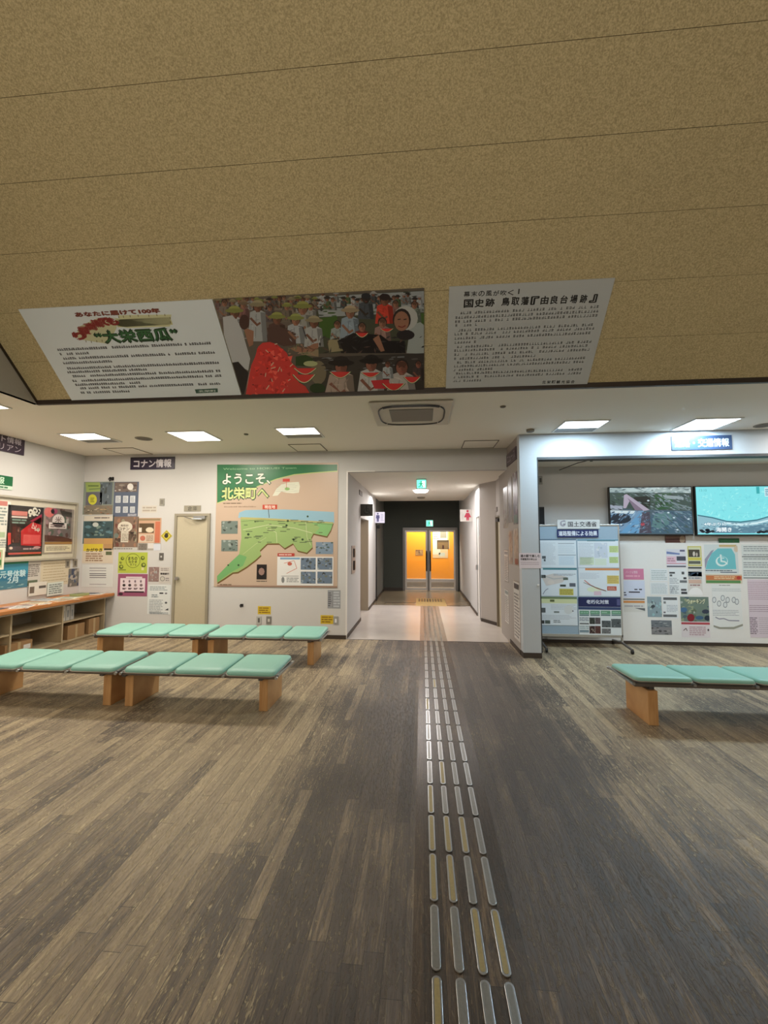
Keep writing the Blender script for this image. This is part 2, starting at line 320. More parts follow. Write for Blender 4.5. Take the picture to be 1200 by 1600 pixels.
    def fine(s, x0, y0, x1, y1, rows, col=(90, 90, 95), l=2, cw=1.0, fill=0.55, frac=False, ragged=0.2, glyph=False):
        a, b = (((x0 * s.W, (1 - y1) * s.H), (x1 * s.W, (1 - y0) * s.H)) if frac else (s.m(x0, y1), s.m(x1, y0)))
        H = (b[1] - a[1]) / rows; h = H * fill; cwm = h * cw
        for r in range(rows):
            y = b[1] - H * r - (H + h) / 2; xe = b[0] - (b[0] - a[0]) * (rnd.random() * ragged if rnd.random() < 0.5 else 0)
            x = a[0]
            while x < xe - cwm * 0.5:
                if glyph:
                    if rnd.random() > 0.06:
                        e = cwm * 0.86
                        for k in range(rnd.choice((2, 2, 3))): yy = y + h * (0.1 + 0.38 * k); s.quad((x, yy), (x + e * rnd.uniform(.6, 1), yy + h * 0.15), col, l)
                        xx = x + e * rnd.choice((.2, .45, .7)); s.quad((xx, y), (xx + e * 0.17, y + h), col, l)
                        if rnd.random() < .5: s.quad((x, y), (x + e * 0.16, y + h * .9), col, l)
                    x += cwm
                else:
                    n = rnd.uniform(1.5, 6) * cwm; s.quad((x, y), (min(x + n, xe), y + h), col, l); x += n + cwm * 0.5
    def photo(s, x0, y0, x1, y1, pal, n=30, l=2, frac=False, seed=1, big=0.3):
        r = random.Random(seed)
        a, b = (((x0 * s.W, (1 - y1) * s.H), (x1 * s.W, (1 - y0) * s.H)) if frac else (s.m(x0, y1), s.m(x1, y0)))
        s.quad(a, b, pal[0], l); W, H = b[0] - a[0], b[1] - a[1]
        for i in range(n):
            cx, cy = a[0] + r.random() * W, a[1] + r.random() * H; k = r.randint(5, 8); sz = big * (1 - 0.6 * i / n); c = r.choice(pal)
            pts = []
            for j in range(k):
                t = 2 * math.pi * j / k; rr = sz * r.uniform(.4, 1); pts.append((min(max(cx + W * rr * .5 * math.cos(t), a[0]), b[0]), min(max(cy + H * rr * .5 * math.sin(t), a[1]), b[1])))
            s.poly(pts, c, l + 0.1 + 0.9 * i / n, True)
    def dabs(s, x0, y0, x1, y1, pal, n, l, sz=10, seed=1, ang=None):
        r = random.Random(seed)
        for i in range(n):
            x, y = r.uniform(x0, x1), r.uniform(y0, y1); a = r.uniform(0, 3.14) if ang is None else ang + r.uniform(-.35, .35); L, w_ = r.uniform(.6, 1.8) * sz, r.uniform(.12, .4) * sz; c, d = math.cos(a), math.sin(a)
            q = [(x + L * c * p - w_ * d * t, y + L * d * p + w_ * c * t) for p, t in ((-1, 0), (0, -1), (1, 0), (0, 1))]
            s.poly([(min(max(u, x0), x1), min(max(v, y0), y1)) for u, v in q], r.choice(pal), l + i * .3 / n)
    def done(s, name, label=None, cat=None, group=None, parent=None):
        me = bpy.data.meshes.new(name); me.from_pydata(s.verts, [], s.faces); me.materials.append(s.mtl)
        at = me.color_attributes.new('ink', 'FLOAT_COLOR', 'CORNER'); arr = []
        for p, c in zip(me.polygons, s.cols): arr += list(c) * p.loop_total
        at.data.foreach_set('color', arr)
        o = bpy.data.objects.new(name, me); C.objects.link(o)
        R = Matrix((s.u, s.vv, s.w)).transposed().to_4x4(); R.translation = s.o + s.w * 0.0008; o.matrix_world = R
        if parent:
            o.parent = parent; o.matrix_parent_inverse = Matrix.Translation(-Vector(parent.location))
        if label: tag(o, label, cat, group)
        return o

# =================================================================== THE SETTING
XL, XR, YB, YF, ZC = -5.75, 6.4, 6.72, -5.6, 3.0
VX0, VX1, VY = -4.07, 5.0, 4.1              # the vault opening
YP = 5.87                                   # front of the information booth
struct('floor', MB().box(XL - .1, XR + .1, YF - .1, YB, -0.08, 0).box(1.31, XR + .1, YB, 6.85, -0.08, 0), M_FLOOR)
struct('floor_corridor', MB().box(-2.2, 1.31, YB, 10.3, -0.08, 0.0).box(1.31, 1.6, 6.85, 10.3, -0.08, 0), M_TILE)
struct('floor_hall', MB().box(-2.2, 1.6, 10.3, 17, -0.08, 0.0), M_TILE2)
struct('trim_1', MB().box(-1.2, 1.31, YB - .015, YB + .005, 0, 0.002), mat((74, 68, 62), .4))
# dark border strips let into the hall floor
struct('trim_2', MB().box(-0.95, -0.16, 10.7, 10.78, 0, 0.002).box(0.62, 1.02, 10.26, 10.34, 0, 0.002), mat((70, 62, 52), .5))
# low ceiling round the vault
cl = MB(); cl.box(XL, XR, VY, YB, ZC, ZC + .1); cl.box(XL, XR, YF, -VY, ZC, ZC + .1); cl.box(XL, VX0, -VY, VY, ZC, ZC + .1); cl.box(VX1, XR, -VY, VY, ZC, ZC + .1)
struct('ceiling', cl, M_CEIL)
# vault: two slopes meeting at a ridge, built of 455 mm boards with fine joints
def slope(name, sg):
    b = MB(); p = 0.455 * SL; k = 0; g = 0.0018
    y = VY
    while y > 0.001:
        y2 = max(y - p, 0)
        ya, yb = y, y2 + g
        for (za, zb) in ((ZC + VY - ya, ZC + VY - yb),):
            t = 0.03
            vs = [(VX0, sg * ya, za), (VX1, sg * ya, za), (VX1, sg * yb, zb), (VX0, sg * yb, zb)]
            vs += [(x, yy + sg * t, z + t) for x, yy, z in vs]
            b.add(vs, [(0, 1, 2, 3), (4, 5, 6, 7), (0, 1, 5, 4), (1, 2, 6, 5), (2, 3, 7, 6), (3, 0, 4, 7)])
        y = y2
    return b
struct('ceiling_vault_back', slope('a', 1), M_FIB); struct('ceiling_vault_front', slope('b', -1), M_FIB)
bk = MB(); t = .04
for sg in (1, -1):
    bk.add([(VX0, sg * (VY + t), ZC + t), (VX1, sg * (VY + t), ZC + t), (VX1, 0, ZC + VY + t * 2), (VX0, 0, ZC + VY + t * 2)], [(0, 1, 2, 3)])
struct('ceiling_vault_backing', bk, mat((70, 58, 38), .9))
for nm, x in (('wall_gable_left', VX0 - .055), ('wall_gable_right', VX1 - .005)):
    g = MB(); g.add([(x, -VY, ZC), (x, VY, ZC), (x, 0, ZC + VY), (x + .06, -VY, ZC), (x + .06, VY, ZC), (x + .06, 0, ZC + VY)], [(0, 1, 2), (3, 5, 4), (0, 3, 4, 1), (1, 4, 5, 2), (2, 5, 3, 0)])
    struct(nm, g, mat((168, 162, 152), .9))
# dark trim under the slope's edge and up the gable
struct('trim_3', MB().box(VX0, VX1, VY - .035, VY, ZC - .012, ZC + .05), M_DTRIM)
g = MB(); q = .032
g.add([(VX0, VY, ZC), (VX0, 0, ZC + VY), (VX0, 0, ZC + VY - q), (VX0, VY - q, ZC), (VX0 + .015, VY, ZC), (VX0 + .015, 0, ZC + VY), (VX0 + .015, 0, ZC + VY - q), (VX0 + .015, VY - q, ZC)],
      [(0, 1, 2, 3), (4, 7, 6, 5), (0, 4, 5, 1), (1, 5, 6, 2), (2, 6, 7, 3), (3, 7, 4, 0)])
struct('trim_4', g, M_DTRIM)
# walls
struct('wall_left', MB().box(XL - .1, XL, YF, YB + .1, 0, ZC), M_WALL)
struct('wall_right', MB().box(XR, XR + .1, YF, YB + .2, 0, ZC), M_WALL)
struct('wall_front', MB().box(XL, XR, YF - .1, YF, 0, ZC), M_WALL)
struct('wall_back', MB().box(XL, -1.2, YB, YB + .12, 0, ZC).box(-1.2, 1.33, YB, YB + .12, 2.66, ZC), M_WALL)
struct('baseboard_back', MB().box(XL, -4.11, YB - .012, YB, 0, .06).box(-3.45, -1.2, YB - .012, YB, 0, .06), M_BASE)
struct('baseboard_left', MB().box(XL, XL + .012, YF, YB - .012, 0, .06), M_BASE)
struct('trim_5', MB().box(-1.208, -1.188, YB - .006, YB + .01, 0, 2.665).box(-1.2, -0.75, YB - .006, YB + .01, 2.655, 2.668), mat((228, 224, 220), .4))   # metal corner bead at the corridor mouth
# booth
struct('pillar', MB().box(1.33, 1.56, YP, YP + .14, 0.07, ZC), mat((190, 196, 202), .6, name='pale_grey_panel', noise=.02))
struct('wall_booth_side', MB().box(1.33, 1.40, YP + .14, 7.42, 0, ZC), mat((164, 156, 150), .85, name='shaded_side_plaster', noise=.03))  # weaker light on this side is put into a darker wall colour
struct('baseboard_pillar', MB().box(1.325, 1.565, YP - .004, YP + .15, 0, .07).box(1.32, 1.33, YP + .15, 6.7, 0, .06), M_BASE)
struct('wall_header', MB().box(1.56, XR, YP, YP + .14, 2.68, ZC), mat((190, 196, 202), .6, name='pale_grey_panel', noise=.02))
struct('trim_6', MB().box(1.56, XR, YP - .004, YP + .15, 2.645, 2.68).box(1.56, 1.575, YP, YP + .14, 0.07, 2.645), mat((60, 62, 64), .5))
struct('ceiling_booth', MB().box(1.40, XR, YP + .14, 6.8, 2.70, 2.76), M_CEIL)
struct('wall_booth_back', MB().box(1.40, XR, 6.80, 6.9, 0, 2.7), M_WALL)
struct('wall_booth_pinboard', MB().box(1.9, XR, 6.782, 6.80, 0.05, 1.515), mat((226, 226, 224), .7, name='white_pinboard', noise=.02), label='white pinboard panel')
struct('baseboard_booth', MB().box(1.40, XR, 6.775, 6.80, 0, .05), M_BASE)
# corridor
WHITE = mat((226, 223, 218), .6, name='white_laminate', noise=.02)
struct('wall_corridor_left', MB().box(-1.3, -1.2, YB + .12, 8.27, 0, 2.66).box(-1.3, -1.2, 8.27, 9.47, 2.0, 2.66).box(-1.3, -1.2, 9.5, 11.0, 0, 2.66).box(-1.6, -1.3, 8.1, 8.27, 0, 2.66), M_WALL)
struct('wall_corridor_right', MB().box(1.33, 1.43, 7.42, 7.45, 0, 2.66).box(1.37, 1.47, 7.45, 7.98, 2.0, 2.66).prism([(1.37, 7.98), (1.5, 7.98), (1.5, 8.5), (1.13, 8.5), (1.13, 8.44)], 0, 2.66), mat((178, 170, 164), .8, name='taupe_plaster', noise=.02))
struct('wall_corridor_right_far', MB().box(1.13, 1.2, 8.5, 8.56, 0, 2.66).box(1.13, 1.2, 9.0, 10.2, 0, 2.66).box(1.13, 1.2, 8.56, 9.0, 2.03, 2.66).box(1.15, 1.25, 10.2, 13.3, 0, 3.2), M_WALL)
struct('wall_hall_left', MB().box(-1.3, -1.2, 11.25, 13.3, 0, 3.2).box(-1.3, -1.2, 11.0, 11.25, 2.0, 3.2), mat((116, 118, 116), .8, noise=.02))
struct('ceiling_corridor', MB().box(-1.4, 1.5, YB + .12, 11.9, 2.66, 2.75).box(-1.4, 1.5, 11.8, 11.9, 2.75, 3.3), M_CEIL)
struct('ceiling_hall', MB().box(-1.4, 1.5, 11.9, 13.5, 3.2, 3.3), M_DARKW)
struct('wall_end', MB().box(-1.3, -0.6, 13.3, 13.4, 0, 3.2).box(1.09, 1.25, 13.3, 13.4, 0, 3.2).box(-0.6, 1.09, 13.3, 13.4, 1.95, 3.2), M_DARKW)
struct('baseboard_corridor', MB().box(-1.2, -1.188, YB, 8.27, 0, .06).box(-1.2, -1.188, 9.5, 11.0, 0, .06).box(-1.2, -1.185, 11.25, 13.3, 0, .06).box(-1.2, -0.6, 13.285, 13.3, 0, .09).box(1.118, 1.13, 9.0, 10.2, 0, .06).box(1.13, 1.15, 10.2, 13.3, 0, .06)
       .prism([(1.36, 7.975), (1.37, 7.98), (1.13, 8.44), (1.12, 8.435)], 0, .06), M_BASE)
# room behind the glass doors
struct('wall_far_room', MB().box(-1.6, -1.5, 13.4, 16, 0, 2.6).box(1.9, 2.0, 13.4, 16, 0, 2.6).box(-1.6, 2.0, 16, 16.1, 0, 2.6), M_WALL)
struct('ceiling_far_room', MB().box(-1.6, 2.0, 13.4, 16.1, 2.6, 2.7), M_CEIL)
area_lamp('far_room_lamp', (0.2, 13.85, 2.56), 1.8, .5, 100, (1, .9, .75))
# storage door in the back wall
d = struct('door_1', MB().box(-4.045, -3.515, YB - .02, YB, 0.005, 1.955), M_DOOR, .002)
f = MB().box(-4.085, -4.045, YB - .035, YB, 0, 1.995).box(-3.515, -3.475, YB - .035, YB, 0, 1.995).box(-4.045, -3.515, YB - .035, YB, 1.955, 1.995).build('door_frame', mat((150, 142, 124), .5), d); 
k = MB().cyl((-4.0, YB - .075, 0.93), .028, .045, 16, 'y').cyl((-4.0, YB - .03, .93), .012, .012, 10, 'y').build('door_knob', M_STEEL, d, smooth=False)
k = MB().box(-3.74, -3.54, YB - .075, YB - .02, 1.905, 1.95).tube([(-3.56, YB - .05, 1.9), (-3.74, YB - .12, 1.9), (-3.9, YB - .06, 1.94)], .008).build('door_closer', M_STEEL, d)
# accessible-toilet sliding door recess, second left door, right doors
d = struct('door_2', MB().box(-1.42, -1.38, 8.27, 9.47, 0, 2.0), mat((170, 158, 140), .5)); MB().box(-1.38, -1.2, 9.47, 9.5, 0, 2.66).box(-1.30, -1.20, 8.25, 8.27, 0, 2.0).build('door_frame', mat((176, 164, 146), .5), d); MB().box(-1.375, -1.35, 8.42, 8.45, .7, 1.3).build('door_handle', M_STEEL, d)
d = struct('door_3', MB().box(-1.29, -1.25, 11.0, 11.25, 0, 2.0), mat((54, 54, 52), .5)); MB().box(-1.21, -1.17, 11.0, 11.02, .0, 2.0).build('door_frame', M_BLACK, d); MB().box(-1.2, -1.1, 11.0, 11.12, 1.86, 1.95).build('door_closer', M_BLACK, d)
d = struct('door_4', MB().box(1.385, 1.42, 7.47, 7.95, 0, 1.97), M_DOOR); MB().box(1.345, 1.385, 7.45, 7.47, 0, 2.0).box(1.345, 1.385, 7.94, 7.98, 0, 2.0).box(1.345, 1.385, 7.45, 7.98, 1.97, 2.0).build('door_frame', mat((128, 116, 98), .5), d); MB().box(1.31, 1.385, 7.5, 7.75, 1.88, 1.94).build('door_closer', M_BLACK, d)
d = struct('door_5', MB().box(1.145, 1.18, 8.57, 8.99, 0.005, 2.02), WHITE); MB().box(1.125, 1.15, 8.555, 8.585, 0, 2.03).build('door_frame', mat((80, 76, 72), .5), d); MB().box(1.10, 1.145, 8.92, 8.95, 0.95, 1.05).build('door_handle', M_STEEL, d)
# glass double door at the corridor end
d = struct('door_6', MB().box(-0.6, 1.09, 13.24, 13.36, 1.87, 1.95).box(-0.6, -0.53, 13.24, 13.36, 0, 1.87).box(1.02, 1.09, 13.24, 13.36, 0, 1.87).box(0.16, 0.22, 13.27, 13.33, 0, 1.87), mat((120, 116, 112), .4, .4))
for x0, x1 in ((-0.53, 0.16), (0.22, 1.02)):
    lf = MB().box(x0, x0 + .05, 13.28, 13.32, .02, 1.87).box(x1 - .05, x1, 13.28, 13.32, .02, 1.87).box(x0 + .05, x1 - .05, 13.28, 13.32, 1.82, 1.87).box(x0 + .05, x1 - .05, 13.28, 13.32, .02, .09).box(x0 + .05, x1 - .05, 13.28, 13.32, .30, .36).build('door_leaf', mat((196, 192, 188), .35, .3), d)
    MB().box(x0 + .05, x1 - .05, 13.295, 13.305, .09, .30).box(x0 + .05, x1 - .05, 13.295, 13.305, .36, 1.82).build('door_glass', GLASS, lf)
    hx = x1 - .03 if x0 < 0 else x0 + .03
    MB().tube([(hx, 13.27, .62), (hx, 13.22, .66), (hx, 13.22, 1.18), (hx, 13.27, 1.22)], .022).build('door_handle', M_BLACK, lf)
# ceiling hatches
HT = mat((120, 112, 100), .6)
def hatch(cx, cy, label):
    w = .25; t = .012; o = thing('ceiling_hatch', label, 'access hatch', (cx, cy, ZC - .004), 0, 'access hatches in the low ceiling')
    MB().box(-w + t, w - t, -w + t, w - t, 0, .004).build('hatch_panel', M_CEIL, o)
    MB().box(-w, w, -w, -w + t, -.004, .004).box(-w, w, w - t, w, -.004, .004).box(-w, -w + t, -w + t, w - t, -.004, .004).box(w - t, w, -w + t, w - t, -.004, .004).build('hatch_frame', HT, o)
hatch(-4.74, 6.42, 'square ceiling access hatch above the storage door corner'); hatch(-1.76, 6.42, 'square ceiling access hatch over the green town map'); hatch(.87, 6.42, 'square ceiling access hatch above the corridor mouth, beside the white header')

# =================================================================== CEILING LIGHTS
M_LITW = glow((255, 246, 230), 9.0); M_LITC = glow((236, 248, 255), 9.0)
def light(cx, cy, label, warm, full, power=1.0):
    o = thing('ceiling_light', label, 'ceiling light', (cx, cy, ZC), 0, 'square recessed ceiling lights')
    w = .27; t = .02
    MB().box(-w, w, -w, -w + t, -.012, 0).box(-w, w, w - t, w, -.012, 0).box(-w, -w + t, -w + t, w - t, -.012, 0).box(w - t, w, -w + t, w - t, -.012, 0).build('light_frame', M_WHITE, o)
    y1 = w - t if full else w - .2
    MB().box(-w + t, w - t, -w + t, y1, -.008, -.002).build('diffuser', M_LITW if warm else M_LITC, o)
    if not full: MB().box(-w + t, w - t, y1, w - t, -.008, -.002).build('reflector_strip', mat((128, 126, 122), .4), o)
    a = area_lamp('ceiling_light_lamp', (0, (y1 - w + t) / 2, -.014), (w - t) * 2, y1 + w - t, PW * power, WARM if warm else COOL, o)
light(-4.65, 5.52, 'recessed ceiling light over the leaflet shelf corner', True, False); light(-3.13, 5.55, 'fully lit recessed light between the storage door and photo board', True, True)
light(-1.62, 5.5, 'narrow lit ceiling light left of the air conditioner', True, False, .8); light(2.0, 5.5, 'recessed ceiling light just in front of the booth pillar', False, False, .8)
light(3.52, 5.54, 'brightest ceiling light, beside the traffic information sign', False, True, 1.3)
light(-4.74, 3.92, 'ceiling light left of the sloping vault, cut by the photo edge', True, True)
# the same fittings carry on round the room outside the picture
for cx, cy in ((5.1, 5.54), (5.7, 3.0), (5.7, .8), (5.7, -1.6), (-4.9, 1.8), (-4.9, -.4), (-4.9, -2.8)):
    area_lamp('ceiling_lamp', (cx, cy, ZC - .02), .5, .5, PW * (.95 if cy > 1.5 else .55), WARM if cx < 0 else NEUT)
# =================================================================== AIR CONDITIONER
ac = thing('air_conditioner', 'square four-way ceiling air conditioner cassette with grey grille', 'air conditioner', (-.11, 4.75, ZC))
MB().box(-.44, .44, -.44, .44, -.03, -.001).build('casing', mat((196, 190, 178), .5), ac, .025, 3)
MB().box(-.24, .24, -.23, .23, -.036, -.03).build('grille', mat((124, 118, 110), .6, bump=.5, scale=300), ac, .003)
for k in range(4):
    a = k * math.pi / 2; R = Matrix.Rotation(a, 4, 'Z'); pts = []
    for j in range(13):
        t = -1 + j / 6; y = -.365 + .05 * abs(t) ** 4; pts.append(R @ Vector((t * .30, y, -.034)))
    MB().tube(pts, .0085 if k else .016, 6).build('air_slot', M_BLACK, ac)
# round speaker grilles, smoke detector, sprinklers
def disc(name, label, cat, x, y, r, h, m, grp=None, zc=ZC):
    o = thing(name, label, cat, (x, y, zc), 0, grp); MB().cyl((0, 0, -h), r, h, 28, r2=r * 1.03).build('cover', m, o, .002); MB().cyl((0, 0, -h - .002), r * .8, .004, 24).build('mesh_face', mat((104, 98, 88), .7, bump=.5, scale=300), o); return o
GR = mat((132, 124, 110), .6)
disc('ceiling_speaker', 'round grey speaker grille between the two leftmost ceiling lights', 'speaker', -3.94, 5.63, .11, .008, GR, 'round ceiling speakers')
disc('ceiling_speaker', 'round grey speaker grille at the far right of the low ceiling', 'speaker', 4.3, 5.66, .11, .008, GR, 'round ceiling speakers')
disc('smoke_detector', 'small grey smoke detector beside the booth pillar top', 'smoke detector', 1.42, 5.62, .05, .03, GR)
disc('sprinkler_head', 'tiny round ceiling fitting right of the air conditioner', 'sprinkler', .88, 4.6, .03, .012, GR, 'small ceiling fittings')
disc('sprinkler_head', 'tiny round ceiling fitting above the town map poster', 'sprinkler', -2.38, 5.51, .03, .012, GR, 'small ceiling fittings')
# corridor lamp
o = thing('corridor_light', 'round glowing ceiling light in the corridor', 'ceiling light', (-.02, 9.25, 2.66)); MB().cyl((0, 0, -.015), .19, .015, 28).build('rim', M_WHITE, o); MB().cyl((0, 0, -.06), .14, .045, 28, r2=.165).build('lamp_cover', glow((255, 240, 236), 12), o, .01)
l = bpy.data.lights.new('corridor_lamp', 'AREA'); l.shape = 'DISK'; l.size = .3; l.energy = 42; l.color = (1, .93, .9); lo = bpy.data.objects.new('corridor_lamp', l); C.objects.link(lo); lo.location = (0, 0, -.07); lo.parent = o
area_lamp('left_wall_fill', (-.95, 10.0, 2.6), .3, .3, 18, (1, 1, 1)); area_lamp('right_door_fill', (.98, 8.75, 2.6), .12, .4, 10, (1, 1, 1))  # added fill lamps inside the corridor, brightening its left wall and right white door

# =================================================================== GUIDE STRIP
yel = mat((150, 136, 92), .45, .2, name='worn_yellow_insert', noise=.25, scale=120); gry = mat((132, 132, 128), .35, .5, name='grey_insert', noise=.2, scale=90)
BX = (.042, .125, .209, .292)
def bar_mesh(y0, y1, w, h, fillet=6):
    pts = []
    for k in range(fillet + 1): a = math.pi + math.pi * k / fillet; pts.append((w / 2 * math.cos(a), y0 + w / 2 + w / 2 * math.sin(a)))
    for k in range(fillet + 1): a = math.pi * k / fillet; pts.append((w / 2 * math.cos(a), y1 - w / 2 + w / 2 * math.sin(a)))
    return pts
def make_tile(rows):
    o = thing('guide_tile', 'x', 'tactile tile')
    MB().box(-.045, .38, -.147, .147, 0.0004, .0015).build('base_plate', M_PLATE, o)
    for i, bx in enumerate(BX):
        p = [(x + bx, y) for x, y in bar_mesh(-.14, .14, .034, 0)]
        b = MB().prism(p, .0015, .0055).build('guide_bar', M_STEEL, o, .0015)
        p = [(x + bx, y) for x, y in bar_mesh(-.131, .131, .019, 0)]
        MB().prism(p, .0055, .0062).build('bar_insert', yel if rows[i] else gry, b)
    return o
m = GLASS.copy(); m.name = 'clear_base_film'; M_PLATE = m
for nd in m.node_tree.nodes:
    if nd.type == 'BSDF_GLOSSY': nd.inputs['Roughness'].default_value = .3
    if nd.type == 'MAP_RANGE': nd.inputs[4].default_value = .16
    if nd.type == 'BSDF_TRANSPARENT': nd.inputs['Color'].default_value = (.9, .88, .86, 1)
tn = thing  # noqa
kinds = [make_tile(r) for r in ((1, 0, 0, 0), (1, 1, 0, 0), (1, 1, 1, 0), (0, 1, 0, 0), (0, 0, 1, 1), (0, 0, 0, 0))]
used = set(); order = {1: 4, 2: 1, 3: 2, 4: 0, 5: 3}
words = ['nearest', 'second', 'third', 'fourth', 'fifth', 'sixth', 'seventh', 'eighth', 'ninth', 'tenth', 'eleventh', 'twelfth', 'thirteenth', 'fourteenth', 'fifteenth', 'sixteenth', 'seventeenth', 'eighteenth', 'nineteenth', 'twentieth',
         'twenty-first', 'twenty-second', 'twenty-third', 'twenty-fourth', 'twenty-fifth', 'twenty-sixth', 'twenty-seventh', 'twenty-eighth', 'twenty-ninth', 'thirtieth', 'thirty-first', 'thirty-second']
y = 1.637 - .148; n = 0
while y < 10.35:
    k = order.get(n, (n * 2) % 5) if n < 6 else (5, 5, 0, 5, 3, 5, 5)[n % 7] if n < 16 else 5
    o = kinds[k] if k not in used else copy_tree(kinds[k]); used.add(k)
    o.location = (0, y, 0)
    o['label'] = 'four-bar steel guide tile, %s from the camera along the %s' % (words[n], 'dark plank floor' if y < YB else 'pale corridor floor'); o['group'] = 'guide tiles of the tactile floor strip'
    y += .2965; n += 1
o = thing('warning_tile', 'beige tactile tile with a row of dark crosswise bars in the corridor', 'tactile tile', (.21, 11.1, 0))
MB().box(-.37, .37, -.85, .45, 0, .0015).build('base_plate', mat((192, 164, 108), .5), o)
for i in range(9): MB().box(-.31 + i * .07, -.272 + i * .07, -.15, .35, .0015, .006).build('guide_bar', mat((66, 50, 36), .4), o)

# =================================================================== BENCHES
M_UND = mat((70, 66, 62), .5); M_BEAM = mat((110, 102, 96), .35, .6); M_PIPE = mat((166, 158, 146), .4, name='pale_edge_piping')
def cushion(x0, x1):
    nx, ny = 14, 14; top = []; W = x1 - x0; y0, y1 = -.09, .42; b = MB(); r = .05
    def outline(k):   # rounded rectangle points
        pts = []
        for (cx, cy, a0) in ((x1 - r, y0 + r, -90), (x1 - r, y1 - r, 0), (x0 + r, y1 - r, 90), (x0 + r, y0 + r, 180)):
            for j in range(6):
                a = math.radians(a0 + 18 * j); pts.append((cx + (r - k) * math.cos(a), cy + (r - k) * math.sin(a)))
        return pts
    def zf(y): t = (y - y0) / (y1 - y0); return .012 * t - .018 * max(0, (0.25 - t) / .25) ** 2
    layers = [(.008, .0), (0, .008), (0, .024), (.006, .034), (.018, .040), (.06, .043)]
    vs = []; fs = []; n = 24
    for k, z in layers: vs += [(x, y, .347 + z + zf(y)) for x, y in outline(k if k < .05 else .05)] if k < .05 else [((x - (x0 + x1) / 2) * .72 + (x0 + x1) / 2, (y - .165) * .72 + .165, .347 + z + zf((y - .165) * .72 + .165)) for x, y in outline(0)]
    for L in range(len(layers) - 1):
        for i in range(n): fs.append((L * n + i, L * n + (i + 1) % n, (L + 1) * n + (i + 1) % n, (L + 1) * n + i))
    fs.append(tuple(range(n - 1, -1, -1))); fs.append(tuple((len(layers) - 1) * n + i for i in range(n)))
    b.add(vs, fs); return b, outline, zf
def make_bench():
    o = thing('bench', 'x', 'bench')
    for lx in (-.02, 1.28):
        l = MB().box(lx, lx + .08, 0, .40, 0, .285).build('leg', M_LEG, o, .004)
        MB().box(lx + .015, lx + .06, .03, .37, .285, .30).box(lx + .02, lx + .055, -.08, .0, .296, .312).box(lx + .02, lx + .055, .37, .385, .296, .312).cyl((lx + .04, .05, .29), .014, .04, 10).cyl((lx + .04, .35, .29), .014, .04, 10).build('leg_bracket', M_UND, l)
    MB().box(0.0, 1.46, -.086, -.056, .312, .338).box(0.0, 1.46, .36, .39, .312, .338).build('beam', M_BEAM, o, .004)
    for i in range(4):
        cx = (.0, .49, .98, 1.47)[i]; MB().box(cx - .012, cx + .012, -.07, .40, .328, .346).cyl((cx, -.104, .328), .013, .02, 12, 'y').build('cross_bracket', M_STEEL, o)
    for i in range(3):
        b, outl, zf = cushion(.49 * i + .012, .49 * (i + 1) - .012); c = b.build('seat', M_SEAT, o, smooth=True)
        p = outl(-.003); MB().tube([(x, y, .354 + zf(y)) for x, y in p + p[:1]], .004, 6).build('seat_piping', M_PIPE, c, smooth=True)
        u = MB(); u.add([(x, y, .333 + zf(y)) for x, y in outl(.01)] + [(x, y, .3475 + zf(y)) for x, y in outl(.01)], [tuple(range(23, -1, -1)), tuple(range(24, 48))] + [(i2, (i2 + 1) % 24, 24 + (i2 + 1) % 24, 24 + i2) for i2 in range(24)]); u.build('seat_base', M_UND, c)
    return o
b0 = make_bench()
for i, (x, y, rz, lb) in enumerate(((-2.77, 3.86, 0, 'mint three-seat bench in the front left row, nearest the guide strip'), (-4.29, 3.86, 0, 'mint three-seat bench cut off by the left photo edge, front row'),
        (-2.715, 5.30, 0, 'mint three-seat bench in front of the town map poster, rear row'), (-4.225, 5.30, 0, 'mint three-seat bench in front of the storage door, rear row'),
        (3.25, 4.26, math.pi, 'mint three-seat bench standing in front of the traffic booth'))):
    o = b0 if i == 0 else copy_tree(b0); o.location = (x, y, 0); o.rotation_euler = (0, 0, rz); o['label'] = lb; o['group'] = 'mint green waiting benches'

# =================================================================== LEAFLET SHELF
sh = thing('shelf_unit', 'low open shelf unit with orange wood top along the left wall', 'shelf', (-5.48, 4.7, 0))
X0, X1, Y0, Y1 = -.265, .235, -1.75, 1.99
MB().box(X0, X1 + .12, Y0, Y1 + .018, .615, .635).build('top_board', mat((176, 164, 148), .5), sh)
MB().box(X1 + .12, X1 + .145, Y0, Y1 + .018, .635, .682).box(X0, X1 + .12, Y0, Y1 + .018, .635, .676).build('wooden_top', M_SHTOP, sh, .006)
MB().box(X0, X1, Y0, Y1, .05, .07).box(X0 + .02, X1 - .03, Y0, Y1, 0, .05).build('bottom_board', M_CHIP, sh)
MB().box(X0, X1 - .01, Y0, Y1, .335, .355).build('middle_board', M_CHIP, sh)
MB().box(X0, X0 + .01, Y0, Y1, .07, .615).build('back_panel', mat((150, 134, 112), .7), sh)
for y in (-1.74, -1.22, -.43, .37, 1.16, 1.98): MB().box(X0 + .01, X1, y - .012, y + .012, .07, .615).build('upright', M_CHIP, sh)
def carton(x, y, z, sx, sy, sz, rz, lb, col=None):
    o = thing('cardboard_box', lb, 'box', (x, y, z), rz, 'cardboard boxes in the low shelf')
    MB().box(-sx / 2, sx / 2, -sy / 2, sy / 2, 0, sz).build('box_body', col or M_CARD, o, .004); MB().box(sx / 2, sx / 2 + .001, -.02, .02, 0.001, sz).box(-sx / 2, sx / 2, -.02, .02, sz, sz + .001).build('tape', mat((190, 166, 126), .4), o)
    return o
carton(-5.43, 6.15, .07, .30, .34, .20, .05, 'brown cardboard box in the bottom shelf, second compartment from the wall end'); carton(-5.42, 6.5, .07, .3, .22, .235, 0, 'taller brown cardboard box beside the shelf end')
